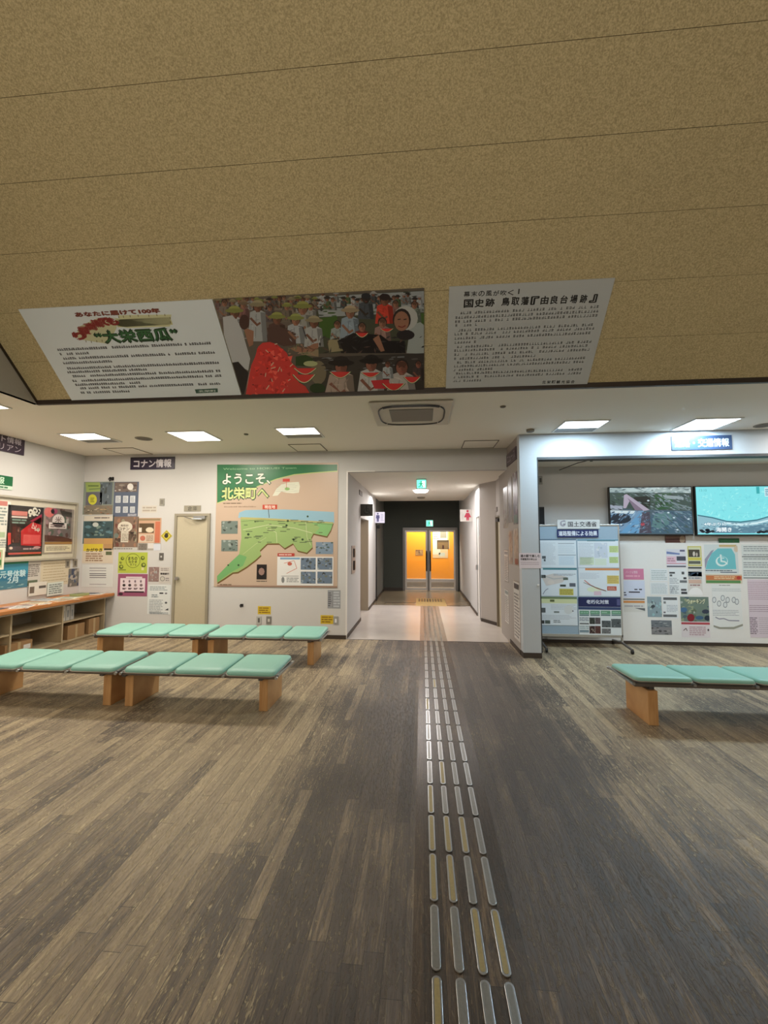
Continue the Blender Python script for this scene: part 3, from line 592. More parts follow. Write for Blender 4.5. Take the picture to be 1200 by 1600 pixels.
o = carton(-5.43, 5.22, .07, .32, .38, .15, 0, 'low open carton with a white label in the bottom shelf'); MB().box(.1601, .1625, .06, .16, .04, .10).build('label_patch', M_WHITE, o)
carton(-5.46, 4.78, .355, .3, .2, .17, 0, 'dark box in the upper shelf by the photo edge', mat((66, 58, 50), .7)); carton(-5.44, 4.7, .07, .3, .3, .2, 0, 'brown carton in the bottom shelf at the photo edge')
for i in range(3):
    o = thing('binder', ('thick white binder standing in the upper shelf, %s from the divider' % words[i]) if i else 'thick white binder standing against the shelf divider', 'binder', (-5.42, 5.93 + i * .078, .355), 0, 'white binders in the upper shelf')
    MB().box(-.12, .12, -.035, .035, 0, .225 - .012 * (i % 2)).build('cover', mat((206 - 12 * (i % 3), 204 - 12 * (i % 3), 198 - 10 * (i % 3)), .5), o, .003); MB().box(.12, .1205, -.012, .012, .05, .15).build('spine_label', mat((130, 136, 140), .5), o)
# things lying on top
TOP = .676
def leaflet(x, y, sx, sy, h, rz, col, lb, grp='leaflets on the low shelf'):
    s = Sheet(('Z', 0), None, col, h, None, PAPER, ((0, 0, 0), sx, sy)); s.frac(.08, .08, .92, .35, tuple(int(v * .6) for v in col), 1); s.fine(.1, .45, .9, .92, 6, (110, 110, 110), 1, frac=True)
    o = s.done('leaflet' if h < .012 else 'leaflet_stack', lb, 'leaflet', grp); o.matrix_world = Matrix.Translation((x, y, TOP + (.0009))) @ Matrix.Rotation(rz, 4, 'Z') @ Matrix.Translation((-sx / 2, -sy / 2, 0)); return o
leaflet(-5.42, 4.95, .21, .297, .006, .2, (120, 108, 112), 'dark leaflet flat on the shelf near the photo edge'); leaflet(-5.36, 5.28, .21, .297, .003, -.3, (206, 176, 170), 'pink leaflet flat on the shelf top')
leaflet(-5.4, 5.55, .297, .21, .004, .1, (232, 214, 180), 'cream leaflet lying flat near the shelf edge'); leaflet(-5.5, 5.82, .21, .297, .012, 1.5, (196, 206, 210), 'pale blue leaflet stack in the middle of the shelf')
leaflet(-5.38, 6.1, .297, .21, .005, 0.1, (222, 226, 206), 'pale green leaflet flat on the shelf, farther along'); leaflet(-5.42, 6.35, .21, .15, .035, 1.4, (150, 162, 110), 'thick green booklet stack near the shelf end')
leaflet(-5.42, 6.57, .2, .14, .012, .1, (96, 104, 124), 'dark blue leaflet at the shelf end'); leaflet(-5.24, 5.2, .21, .297, .004, .5, (226, 222, 214), 'white leaflet overlapping the pink one near the shelf edge'); leaflet(-5.22, 5.85, .297, .21, .003, 1.2, (224, 200, 170), 'peach leaflet at the front edge, middle of the shelf'); leaflet(-5.3, 6.55, .21, .15, .008, .3, (226, 228, 224), 'white booklet at the far front corner of the shelf')
leaflet(-5.2, 5.5, .13, .2, .002, .6, (240, 236, 226), 'small white slip at the shelf front edge')
# stands of flyers leaning at the wall
def stander(px, lb, base, fn=None, X=-5.70):
    s = Sheet(('X+', X), px, base, .003); fn and fn(s); return s.done('flyer', lb, 'flyer', 'flyers along the left wall')
# =================================================================== LEFT WALL
LW = ('X+', XL)
def sign(pl, px, base, txt, tpx, col, lb, name='hanging_sign', cat='sign', grp=None, t=.012, rim=None, bold=.02):
    s = Sheet(pl, px, base, t, mtl=GLOSS)
    if rim: s.frac(0, 0, 1, 1, rim, 1); s.frac(.015, .06, .985, .94, base, 2)
    for body, b in zip(txt, tpx): s.text(body, *b, col, 3, bold)
    return s.done(name, lb, cat, grp)
s = Sheet(LW, (-46, 665, 36, 712), (58, 46, 62), .015, mtl=GLOSS); s.text('イベント情報', .05, .1, .93, .45, (196, 188, 200), 2, .015, True); s.text('リアン', .5, .56, .93, .9, (196, 188, 200), 2, .01, True)
s.done('wall_sign', 'dark purple sign high on the left wall, cut by the photo edge', 'sign')
s = Sheet(LW, (-60, 733, 18, 766), (24, 96, 58), .01, mtl=GLOSS); s.text('観光情報', .1, .12, .82, .62, (200, 228, 206), 2, .02, True); s.frac(0, .72, 1, 1, (196, 214, 196), 1); s.fine(.2, .76, .9, .96, 1, (60, 110, 80), 2, frac=True)
s.done('wall_sign', 'small green sign above the glazed notice case', 'sign')
# glazed notice case
a, b2 = hit(119, 786, (1, 0, 0), XL), hit(111, 873, (1, 0, 0), XL); ztop = 1.97; zbot = b2.z
ya, yb = 4.0, a.y; ztop = a.z
cs = thing('notice_case', 'aluminium framed notice case on the left wall with three posters', 'notice board', (XL, (ya + yb) / 2, zbot)); L2 = (yb - ya) / 2; H2 = ztop - zbot
MB().box(0, .012, -L2, L2, 0, H2).build('backing', mat((208, 200, 182), .7), cs)
MB().box(0, .05, -L2 - .0, L2, -.0, .03).box(0, .05, -L2, L2, H2 - .03, H2).box(0, .05, -L2, -L2 + .03, .03, H2 - .03).box(0, .05, L2 - .03, L2, .03, H2 - .03).build('case_frame', mat((186, 180, 166), .35, .4), cs, .003)
MB().box(.042, .044, -L2 + .03, L2 - .03, .03, H2 - .03).build('case_glass', GLASS, cs)
CP = ('X+', XL + .013); V7 = (0, 760, 9.2308)
s = Sheet(CP, (-300, 180, 115, 940), (226, 224, 214), view=V7); s.rect(-200, 200, 110, 260, (196, 120, 110)); s.fine(-200, 300, 105, 560, 6, (140, 150, 146)); s.rect(-200, 660, 70, 735, (176, 196, 160)); s.fine(-200, 760, 90, 900, 4, (150, 156, 150))
s.done('poster', 'white poster with pale green stripe at the left edge of the notice case', 'poster', 'posters in the notice case')
s = Sheet(CP, (118, 262, 598, 1000), (26, 20, 20), view=V7, mtl=GLOSS)
s.poly([(300, 640), (460, 520), (595, 440), (590, 860), (300, 850)], (186, 30, 38)); s.poly([(430, 500), (600, 400), (598, 560)], (150, 28, 60), 1); s.poly([(110, 670), (155, 670), (155, 830), (110, 850)], (206, 60, 56)); s.rect(330, 700, 575, 830, (214, 84, 84), 2)
s.rect(165, 365, 395, 425, (200, 120, 110), 2); s.rect(165, 430, 395, 448, (226, 210, 200), 2); s.fine(170, 470, 380, 540, 2, (120, 150, 140), 2)
for x, y, r in ((440, 370, 38), (500, 335, 30), (540, 370, 34), (560, 350, 22), (490, 395, 30), (432, 420, 18), (535, 405, 20)): s.ell(x, y, r, r * 1.15, (220, 216, 200), 2, 10)
for x, y in ((440, 372), (500, 345), (540, 378)): s.ell(x, y, 12, 15, (40, 30, 26), 3, 8)
s.line([(480, 520), (455, 600), (500, 610), (470, 530)], .012, (230, 200, 190), 3); s.line([(520, 560), (500, 640), (560, 600), (545, 660)], .012, (230, 200, 190), 3); s.ell(545, 625, 26, 26, (240, 220, 200), 3, 10)
s.photo(165, 580, 290, 810, [(70, 30, 30), (120, 60, 50), (40, 24, 22), (170, 120, 100)], 20, 2, seed=4)
s.rect(115, 860, 590, 930, (70, 50, 56), 1); s.ell(155, 890, 26, 20, (226, 200, 180), 2); s.ell(530, 880, 50, 18, (200, 150, 150), 2); s.rect(115, 945, 590, 985, (204, 80, 72), 1); s.fine(330, 880, 560, 920, 1, (180, 160, 160), 2)
s.done('poster', 'black and red event poster in the notice case', 'poster', 'posters in the notice case')
s = Sheet(CP, (635, 298, 1040, 965), (150, 140, 132), view=V7, mtl=GLOSS)
s.photo(640, 300, 1038, 820, [(112, 100, 98), (150, 120, 124), (80, 92, 80), (170, 164, 160), (90, 60, 56)], 40, 1, seed=8)
s.ell(710, 370, 75, 75, (206, 110, 104), 3); s.ell(780, 360, 50, 40, (150, 60, 90), 3); s.poly([(860, 340), (1036, 380), (1036, 450), (900, 430)], (44, 40, 38), 3)
s.ell(840, 500, 90, 100, (214, 204, 200), 4); s.rect(700, 530, 960, 605, (218, 208, 204), 4); s.fine(720, 545, 940, 595, 2, (130, 110, 110), 5); s.text('米', 790, 440, 890, 520, (120, 100, 100), 5)
s.poly([(640, 700), (880, 720), (1036, 760), (1036, 800), (640, 790)], (80, 46, 40), 3); s.rect(640, 800, 1038, 835, (160, 120, 70), 4); s.rect(635, 838, 1030, 955, (222, 212, 186), 4); s.fine(660, 860, 1000, 930, 3, (140, 130, 110), 5)
s.done('poster', 'grey poster with pink flower and white bubble in the notice case', 'poster', 'posters in the notice case')
# flyers under the case
def f_teal(s):
    s.frac(0, 0, 1, .5, (60, 140, 168), 1); s.frac(0, .5, 1, 1, (48, 112, 142), 1); s.text('元号体験', .45, .35, .95, .6, (206, 232, 238), 2, .02, True); s.text('2月', .6, .6, .8, .8, (206, 232, 238), 2, .02, True)
    s.photo(0, .7, 1, 1, [(70, 120, 140), (120, 160, 166), (40, 80, 100), (150, 180, 180)], 18, 1.2, True, 5, .2); s.frac(.02, .42, .28, .7, (226, 214, 200), 3); s.frac(.4, 0, 1, .12, (40, 130, 100), 2)
s = Sheet(LW, (-40, 879, 42, 917), (60, 140, 168), .004, mtl=GLOSS); f_teal(s); s.done('flyer', 'teal blue leaflet poster below the notice case', 'poster')
s = Sheet(('X+', XL + .056), (-24, 856, 5, 890), (236, 232, 214), .004); s.frac(.3, .1, .9, .9, (180, 190, 150), 1); s.frac(.5, .2, .8, .45, (190, 60, 50), 2); s.frac(.5, .55, .85, .8, (60, 120, 60), 2); s.done('price_card', 'small cream card at the photo edge above the teal poster', 'card')
s = Sheet(LW, (42, 879, 62, 915), (196, 190, 182), .003); s.fine(.1, .08, .9, .6, 7, (120, 112, 108), 1, frac=True); s.frac(.08, .74, .8, .96, (96, 106, 84), 1); s.done('flyer', 'narrow grey flyer with a dark green photo, right of the teal poster', 'flyer')
s = Sheet(LW, (64, 877, 108, 912), (206, 194, 170), .003); s.fine(.08, .06, .92, .94, 8, (176, 160, 130), 1, frac=True, fill=.3); s.done('flyer', 'plain tan notice sheet below the right end of the notice case', 'flyer')
s = Sheet(('X+', XL + .02), (45, 911, 72, 928), (214, 208, 198), .004); s.frac(.05, .3, .3, .8, (110, 96, 84), 1); s.frac(.55, .3, .95, .5, (90, 84, 80), 1); s.done('leaflet', 'white leaflet with a black title leaning on the wall by the shelf', 'leaflet')
s = Sheet(('X+', XL + .02), (74, 911, 98, 928), (206, 214, 208), .004); s.fine(.1, .1, .9, .9, 5, (120, 130, 130), 1, frac=True); s.done('leaflet', 'pale blue leaflet leaning on the wall behind the shelf top', 'leaflet')
s = Sheet(LW, (107, 889, 122, 915), (120, 116, 112), .004, mtl=GLOSS); s.photo(0, 0, 1, 1, [(110, 106, 100), (70, 84, 110), (170, 160, 150), (60, 66, 90)], 16, 1, True, 3, .6); s.done('flyer', 'small blue and grey photo card beside the corner', 'flyer')
for px, lb in (((102, 875, 108, 887), 'dark wall switch below the notice case, nearer the camera'), ((114, 874, 120, 886), 'grey wall switch nearest the left corner')):
    s = Sheet(LW, px, (150, 142, 128), .008); s.frac(.25, .2, .75, .8, (96, 90, 82), 1); s.done('wall_switch', lb, 'switch', 'switches on the left wall')

# =================================================================== BACK WALL, LEFT PART
BW = ('Y', YB); V8 = (120, 740, 7.275)
s = Sheet(BW, (205, 715, 273, 733), (44, 34, 58), .015, mtl=GLOSS); s.frac(0, 0, 1, .08, (20, 16, 22), 1); s.text('コナン情報', .08, .2, .93, .84, (226, 220, 228), 2, .03, True); s.done('wall_sign', 'dark purple sign above the posters left of the storage door', 'sign')
def poster(view, px, base, lb, name='poster', cat='poster', grp='posters left of the storage door', gl=False, t=.0015, pl=BW):
    return Sheet(pl, px, base, t, view, GLOSS if gl else PAPER), (name, lb, cat, grp)
def fin(p): return p[0].done(*p[1])
p = poster(V8, (75, 95, 410, 465), (130, 140, 130), 'green and grey event poster in the corner, topmost', gl=True); s = p[0]
s.poly([(100, 100), (260, 100), (290, 200), (110, 210)], (150, 168, 92), 1); s.line([(130, 140), (250, 140)], .02, (90, 110, 60), 2); s.line([(140, 180), (270, 170)], .02, (110, 130, 80), 2); s.photo(260, 100, 408, 350, [(92, 102, 110), (56, 60, 62), (130, 140, 146), (70, 76, 74)], 18, 2, seed=11); s.rect(100, 210, 290, 360, (98, 96, 104), 2)
s.ell(180, 295, 50, 60, (200, 196, 60), 3); s.fine(155, 270, 205, 330, 3, (130, 128, 40), 4); s.photo(80, 360, 408, 465, [(126, 116, 100), (176, 150, 116), (90, 80, 70), (190, 180, 160), (150, 90, 60)], 30, 3, seed=12, big=.2); fin(p)
p = poster(V8, (428, 95, 692, 488), (88, 98, 118), 'slate blue poster with six white boxes', gl=True); s = p[0]
s.photo(430, 97, 690, 210, [(112, 98, 92), (150, 140, 130), (80, 66, 64), (200, 196, 190)], 16, 1, seed=13); s.ell(610, 150, 35, 38, (224, 220, 214), 3)
for x in (440, 525, 605): s.rect(x, 252, x + 62, 332, (206, 210, 214), 2); s.rect(x, 375, x + 58, 445, (200, 204, 208), 2); s.fine(x + 8, 262, x + 54, 325, 5, (150, 156, 164), 3); s.fine(x + 8, 385, x + 50, 438, 4, (150, 156, 164), 3)
s.fine(580, 455, 680, 485, 2, (200, 200, 206), 2); fin(p)
p = poster(V8, (80, 478, 412, 800), (84, 110, 116), 'blue aerial-photo poster with orange band in the corner', gl=True); s = p[0]
s.rect(80, 478, 412, 540, (206, 198, 184), 1); s.fine(200, 490, 390, 515, 1, (110, 100, 96), 2); s.photo(82, 545, 410, 735, [(62, 84, 88), (40, 60, 66), (96, 130, 140), (120, 140, 130), (50, 62, 56)], 40, 1, seed=14); s.ell(215, 580, 34, 26, (190, 196, 190), 3); s.rect(80, 735, 412, 800, (190, 150, 100), 1); fin(p)
p = poster(V8, (70, 795, 410, 1020), (206, 194, 176), 'yellow bannered flyer below the aerial poster'); s = p[0]
s.rect(75, 800, 300, 880, (210, 188, 60), 1); s.rect(300, 800, 410, 850, (180, 140, 96), 1); s.text('かがやき', 110, 848, 290, 888, (40, 34, 24), 2, .03); s.rect(310, 850, 400, 870, (50, 44, 36), 2); s.rect(330, 885, 400, 925, (90, 100, 70), 2); s.fine(100, 900, 300, 1000, 4, (150, 120, 96), 2); fin(p)
p = poster(V8, (65, 1035, 405, 1290), (206, 208, 206), 'white notice with heavy black lines under the yellow flyer'); s = p[0]
for y, c in ((1072, 130), (1100, 150), (1135, 96), (1155, 90), (1178, 120), (1255, 160)): s.rect(145, y, 335, y + 7, (c, c - 6, c), 1)
fin(p)
p = poster(V8, (420, 490, 692, 868), (132, 112, 96), 'brown food poster with a white speech bubble', gl=True); s = p[0]
s.photo(422, 492, 690, 865, [(128, 106, 92), (158, 120, 96), (96, 80, 66), (112, 70, 60), (150, 146, 124), (76, 64, 54)], 60, 1, seed=15, big=.25); s.ell(550, 605, 85, 62, (214, 206, 190), 3); s.rect(500, 660, 590, 780, (210, 204, 188), 3); s.text('鳥取砂', 500, 578, 590, 602, (100, 84, 70), 4, .02); s.text('コナン', 480, 612, 600, 645, (70, 54, 44), 4, .03)
s.fine(510, 680, 585, 770, 5, (150, 140, 124), 4); s.ell(450, 705, 26, 28, (110, 124, 116), 3); s.poly([(590, 660), (660, 665), (630, 690)], (50, 38, 30), 3); s.rect(415, 838, 690, 868, (196, 196, 190), 3); s.fine(425, 845, 660, 862, 1, (110, 104, 96), 4); fin(p)
p = poster(V8, (698, 505, 955, 788), (196, 158, 132), 'pink and tan flyer beside the yellow diamond sign', gl=True); s = p[0]
s.rect(700, 510, 950, 535, (150, 130, 100), 1); s.rect(705, 565, 880, 675, (90, 72, 50), 1); s.ell(830, 640, 45, 30, (220, 206, 180), 2); s.rect(705, 615, 740, 665, (226, 214, 200), 2); s.rect(705, 690, 880, 780, (208, 190, 170), 2); s.ell(750, 735, 30, 30, (190, 110, 90), 3); s.fine(790, 700, 870, 770, 5, (150, 120, 100), 3); s.rect(886, 545, 950, 788, (196, 112, 84), 1); fin(p)
p = poster(V8, (698, 792, 955, 872), (170, 164, 156), 'strip of small grey photos under the pink flyer'); s = p[0]
s.photo(700, 794, 800, 868, [(120, 112, 104), (150, 140, 130), (90, 84, 80)], 14, 1, seed=16); s.rect(808, 792, 875, 850, (214, 210, 208), 1); s.rect(872, 800, 955, 885, (206, 210, 222), 1); fin(p)
p = poster(V8, (476, 895, 798, 1132), (176, 188, 70), 'lime yellow poster with a round black-lettered emblem'); s = p[0]
s.ell(640, 990, 82, 82, (96, 108, 30), 1, 24); s.ell(640, 990, 76, 76, (180, 192, 74), 2, 24); s.text('まちの', 585, 945, 690, 985, (50, 54, 26), 3, .03); s.text('なかま', 590, 990, 685, 1015, (50, 54, 26), 3, .03); s.text('カフェ', 605, 1022, 680, 1045, (50, 54, 26), 3, .03)
for x, y, r in ((520, 965, 20), (505, 1060, 26), (750, 960, 24), (760, 1040, 28), (500, 1010, 14)): s.ell(x, y, r, r, (80, 92, 34), 1, 8); s.ell(x + 3, y - 4, r * .5, r * .5, (170, 182, 70), 2, 7)
s.line([(480, 1095), (560, 1095)], .01, (60, 60, 30), 2); s.rect(735, 1065, 765, 1098, (210, 206, 150), 2); fin(p)
p = poster(V8, (472, 1140, 798, 1396), (150, 80, 110), 'magenta poster with a white panel, below the lime poster'); s = p[0]
s.rect(490, 1190, 780, 1345, (224, 208, 214), 1); s.rect(560, 1172, 745, 1192, (224, 208, 214), 1)
for i, x in enumerate((520, 585, 650, 715)): s.ell(x + 15, 1225, 11, 16, (120, 100, 110), 2, 8); s.ell(x + 18, 1268, 18, 16, ((40, 34, 36), (60, 50, 54), (150, 130, 130), (120, 100, 104))[i], 2, 8); s.fine(x - 2, 1295, x + 45, 1312, 1, (110, 80, 96), 2); s.rect(x, 1305, x + 32, 1318, (110, 90, 96), 2)
s.rect(540, 1338, 765, 1352, (50, 30, 40), 2); s.ell(500, 1368, 26, 16, (60, 34, 46), 2); fin(p)
p = poster(V8, (820, 1062, 932, 1228), (140, 116, 112), 'small framed rose-grey photo beside the storage door', gl=True); p[0].photo(822, 1065, 930, 1226, [(142, 118, 114), (110, 96, 98), (176, 150, 140), (120, 84, 80), (160, 160, 158)], 26, 1, seed=17); fin(p)
p = poster(V8, (938, 1060, 1062, 1248), (198, 192, 186), 'white leaflet with black title beside the door frame'); s = p[0]; s.fine(955, 1070, 1050, 1108, 2, (150, 140, 136), 1); s.text('情報銀行', 950, 1128, 1050, 1150, (50, 44, 44), 2, .04); s.ell(975, 1195, 28, 28, (110, 110, 104), 1); s.ell(975, 1195, 22, 22, (190, 186, 176), 2); s.fine(1010, 1180, 1050, 1225, 2, (140, 130, 130), 1); fin(p)
p = poster(V8, (812, 1262, 1062, 1600), (214, 218, 218), 'tall white text notice left of the storage door'); s = p[0]
s.fine(830, 1280, 1040, 1330, 3, (150, 160, 164), 1); s.fine(850, 1370, 930, 1410, 2, (120, 130, 136), 1); s.rect(940, 1352, 985, 1367, (50, 50, 56), 1); s.ell(1015, 1362, 14, 10, (110, 110, 116), 1); s.fine(820, 1430, 980, 1590, 9, (160, 166, 170), 1); s.ell(1015, 1468, 14, 12, (70, 74, 80), 1); s.poly([(1000, 1552), (1040, 1530), (1042, 1555)], (40, 44, 50), 1); s.fine(830, 1575, 1040, 1598, 2, (140, 150, 160), 1); fin(p)
# diamond sign
dm = MB(); c = hit(120 + 1020 / 7.275, 740 + 708 / 7.275, (0, 1, 0), YB); r = .1
o = thing('diamond_sign', 'small yellow diamond warning sign beside the door frame', 'sign', (c.x, YB, c.z))
def dia(rr, y0, y1): b = MB(); b.add([(0, y0, -rr), (rr, y0, 0), (0, y0, rr), (-rr, y0, 0), (0, y1, -rr), (rr, y1, 0), (0, y1, rr), (-rr, y1, 0)], [(0, 1, 2, 3), (4, 7, 6, 5), (0, 4, 5, 1), (1, 5, 6, 2), (2, 6, 7, 3), (3, 7, 4, 0)]); return b
dia(r, -.004, -.0005).build('plate', mat((206, 190, 70), .4), o); dia(r * .84, -.005, -.004).build('border', mat((60, 52, 26), .4), o); dia(r * .76, -.006, -.005).build('yellow_field', mat((206, 190, 70), .4), o)
MB().cyl((0, -.0075, 0), .035, .0015, 14, 'y').box(-.02, .03, -.0076, -.006, .0, .045).build('pictogram', mat((50, 44, 26), .5), o)
def plate(px, base, lb, inner=None, ic=(70, 66, 62), name='wall_switch', cat='switch', grp=None, pl=BW, t=.01, view=None):
    s = Sheet(pl, px, base, t, view)
    if inner: s.frac(*inner, ic, 1)
    return s.done(name, lb, cat, grp)
plate((250, 779, 257, 790), (150, 146, 136), 'grey wall plate above the left posters near the door', (.2, .2, .8, .8), (120, 116, 106)); plate((249.5, 864, 255.5, 875), (92, 88, 84), 'dark wall switch beside the door frame', (.3, .4, .7, .65), (190, 190, 186))
s = Sheet(BW, (288, 790, 314, 799), (148, 142, 126), .006); s.text('倉庫', .22, .12, .78, .88, (60, 56, 50), 1, .01, True); s.done('door_sign', 'small grey nameplate above the storage door', 'sign')
s = Sheet(BW, (222, 790, 245, 801), (202, 196, 186), .001); s.fine(.05, .1, .95, .9, 2, (170, 160, 148), 1, frac=True); s.done('paper_notice', 'faint pale paper strip high beside the slate blue poster', 'notice')
def hook(px, py, lb, sc=1):
    c = hit(px, py, (0, 1, 0), YB); o = thing('wall_hook', lb, 'hook', (c.x, YB, c.z), 0, 'dark wall hooks')
    MB().box(-.03 * sc, .03 * sc, -.008, 0, -.02, .03 * sc).build('hook_plate', M_BLACK, o); MB().tube([(-.02 * sc, -.01, .03 * sc), (-.025 * sc, -.04, 0), (0, -.05, -.03 * sc), (.025 * sc, -.04, 0), (.02 * sc, -.01, .03 * sc)], .007 * sc, 6).build('hook_arm', M_BLACK, o)
hook(175, 749, 'dark double hook at the top of the corner posters', 1.2); hook(378, 946, 'small dark hook on the wall below the town map', .8)
plate((401, 963, 408.5, 975), (176, 176, 172), 'left socket plate under the yellow label', (.3, .2, .7, .8), (90, 90, 86), 'socket_plate', 'socket'); plate((416.5, 963, 424, 975), (120, 118, 112), 'right dark socket plate under the yellow label', (.3, .3, .7, .7), (200, 198, 190), 'socket_plate', 'socket')
plate((521, 963, 528.5, 975), (150, 150, 146), 'socket plate beside the second yellow label', (.3, .3, .7, .8), (220, 220, 220), 'socket_plate', 'socket')
for px, lb in (((403, 947, 423, 960), 'yellow paper label above the twin sockets'), ((501, 961, 521, 975), 'yellow paper label near the corridor corner')):
    s = Sheet(BW, px, (206, 176, 40), .001); s.fine(.08, .1, .92, .9, 3, (130, 96, 20), 1, frac=True, fill=.5); s.done('paper_label', lb, 'label', 'yellow labels by the sockets')
s = Sheet(BW, (512, 922, 532, 951), (150, 152, 156), .001); s.fine(.45, .05, .95, .95, 6, (180, 184, 190), 1, frac=True); s.fine(.05, .1, .3, .9, 7, (96, 96, 102), 1, frac=True); s.frac(.38, .05, .41, .95, (120, 120, 126), 2); s.done('timetable', 'small grey timetable sheet under the map corner', 'notice')
# ---- town map
V5 = (320, 700, 5.0)
s = Sheet(BW, (98, 130, 1036, 1092), (192, 168, 148), .006, V5, GLOSS)
s.poly([(98, 130), (1036, 130), (1036, 180), (860, 190), (700, 205), (560, 240), (430, 290), (300, 350), (190, 395), (98, 428)], (34, 112, 66), 1)
s.poly([(860, 190), (1036, 178), (1036, 186), (860, 197), (700, 212), (560, 247), (430, 297), (300, 357), (190, 402), (98, 436), (98, 428), (190, 395), (300, 350), (430, 290), (560, 240), (700, 205)], (178, 196, 120), 1.5)
s.text('Welcome to HOKUEI Town', 145, 148, 715, 172, (150, 196, 150), 2, .01)
s.text('ようこそ、', 138, 196, 515, 286, (24, 84, 48), 2, .09); s.text('ようこそ、', 141, 199, 512, 283, (240, 240, 226), 3, .025)
s.text('北栄町へ', 130, 302, 500, 402, (24, 76, 44), 2, .10); s.text('北栄町へ', 135, 306, 496, 398, (214, 224, 150), 3, .035)
s.fine(145, 425, 290, 440, 1, (110, 90, 70), 2); s.fine(145, 450, 400, 468, 1, (120, 96, 76), 2, glyph=True)
s.poly([(530, 375), (560, 320), (600, 285), (660, 270), (735, 265), (745, 300), (735, 350), (690, 355), (640, 350), (600, 340), (570, 372)], (214, 214, 196), 2); s.ell(645, 320, 20, 12, (150, 190, 120), 3); s.rect(610, 240, 665, 264, (196, 60, 44), 3); s.line([(638, 264), (640, 315)], .006, (196, 60, 44), 3); s.fine(555, 275, 730, 345, 5, (150, 150, 140), 3, fill=.12)
# sea, land
s.poly([(262, 545), (270, 505), (320, 485), (620, 480), (1010, 500), (1012, 585), (800, 570), (560, 556), (280, 548)], (140, 178, 196), 2)
land = [(280, 540), (420, 545), (560, 552), (800, 568), (1005, 580), (985, 640), (955, 690), (850, 668), (833, 700), (842, 775), (798, 818), (725, 800), (690, 745), (625, 783), (580, 745), (490, 745), (432, 800), (440, 835), (400, 872), (330, 925), (260, 968), (220, 972), (150, 1020), (98, 1052), (98, 1000), (190, 905), (270, 830), (288, 700)]
s.poly([(x + 3, y + 12) for x, y in land], (110, 84, 44), 3); s.poly([(x + 8, y + 5) for x, y in land[:12]] , (110, 84, 44), 3.3) if False else None
s.poly(land, (146, 172, 108), 4); s.poly([(98, 1000), (190, 905), (270, 830), (330, 850), (300, 920), (200, 975), (98, 1048)], (112, 166, 104), 5); s.poly([(800, 568), (1005, 580), (985, 640), (955, 690), (860, 668), (900, 620)], (128, 178, 112), 5)
s.poly([(280, 540), (560, 552), (1005, 580), (1003, 590), (560, 566), (280, 556)], (176, 170, 110), 6)
s.line([(285, 575), (450, 560), (620, 572), (800, 580), (1000, 600)], .006, (100, 120, 76), 7); s.line([(300, 640), (500, 600), (700, 625), (840, 665)], .007, (206, 210, 170), 7); s.line([(480, 620), (560, 660), (565, 740)], .006, (206, 210, 170), 7); s.line([(790, 580), (800, 700), (830, 760)], .005, (206, 210, 170), 7); s.line([(300, 830), (400, 750), (480, 700)], .005, (190, 200, 150), 7)
r5 = random.Random(5)
for i in range(46):
    x, y = r5.uniform(300, 940), r5.uniform(560, 740)
    if x > 820 and y > 660: continue
    s.rect(x, y, x + r5.uniform(16, 60), y + 6, (96, 112, 76), 8)
for x, y, r in ((342, 675, 10), (650, 570, 9), (640, 605, 9), (695, 715, 9), (765, 715, 9), (395, 575, 6), (265, 915, 8), (185, 915, 7), (805, 535, 8)): s.ell(x, y, r, r, (46, 70, 40), 8, 9)
s.rect(453, 443, 567, 479, (190, 66, 44), 8); s.text('現在地', 468, 448, 552, 474, (240, 226, 210), 9, .02); s.line([(498, 479), (505, 545)], .008, (60, 40, 34), 8)
for (x0, y0, x1, y1, sd) in ((130, 570, 260, 670, 1), (130, 718, 260, 806, 2), (868, 735, 1004, 828, 3)): s.photo(x0, y0, x1, y1, [(110, 124, 118), (70, 84, 78), (150, 160, 156), (60, 66, 60)] if sd < 3 else [(120, 140, 160), (90, 100, 110), (70, 90, 84), (150, 160, 170)], 18, 8, seed=sd)
s.rect(565, 850, 1006, 1072, (224, 222, 220), 8); s.rect(590, 856, 745, 870, (120, 160, 190), 9); s.rect(570, 822, 702, 846, (176, 60, 50), 9); s.fine(580, 827, 695, 841, 1, (230, 200, 190), 10)
s.line([(600, 1000), (735, 1000)], .006, (60, 60, 60), 10); s.line([(620, 900), (700, 880), (720, 940), (640, 980)], .008, (200, 120, 100), 10); s.ell(665, 905, 18, 14, (190, 96, 80), 10); s.ell(612, 1030, 12, 24, (130, 130, 130), 10); s.fine(640, 1010, 735, 1050, 3, (150, 150, 150), 10)
for i, (x0, y0) in enumerate(((750, 858), (880, 858), (750, 966), (880, 966))): s.photo(x0, y0, x0 + 118, y0 + 92, [(104, 120, 140), (150, 160, 170), (80, 84, 84), (110, 116, 104), (60, 66, 70)], 22, 10, seed=30 + i)
s.rect(406, 910, 486, 1026, (30, 22, 22), 8); s.ell(445, 965, 24, 30, (150, 120, 110), 9, 8); s.fine(405, 1034, 486, 1046, 1, (110, 100, 90), 8); s.rect(98, 1080, 1036, 1092, (150, 120, 104), 8); s.fine(120, 1060, 240, 1074, 1, (120, 100, 80), 8)
s.done('town_map_poster', 'large green and tan illustrated town map poster on the back wall', 'poster')

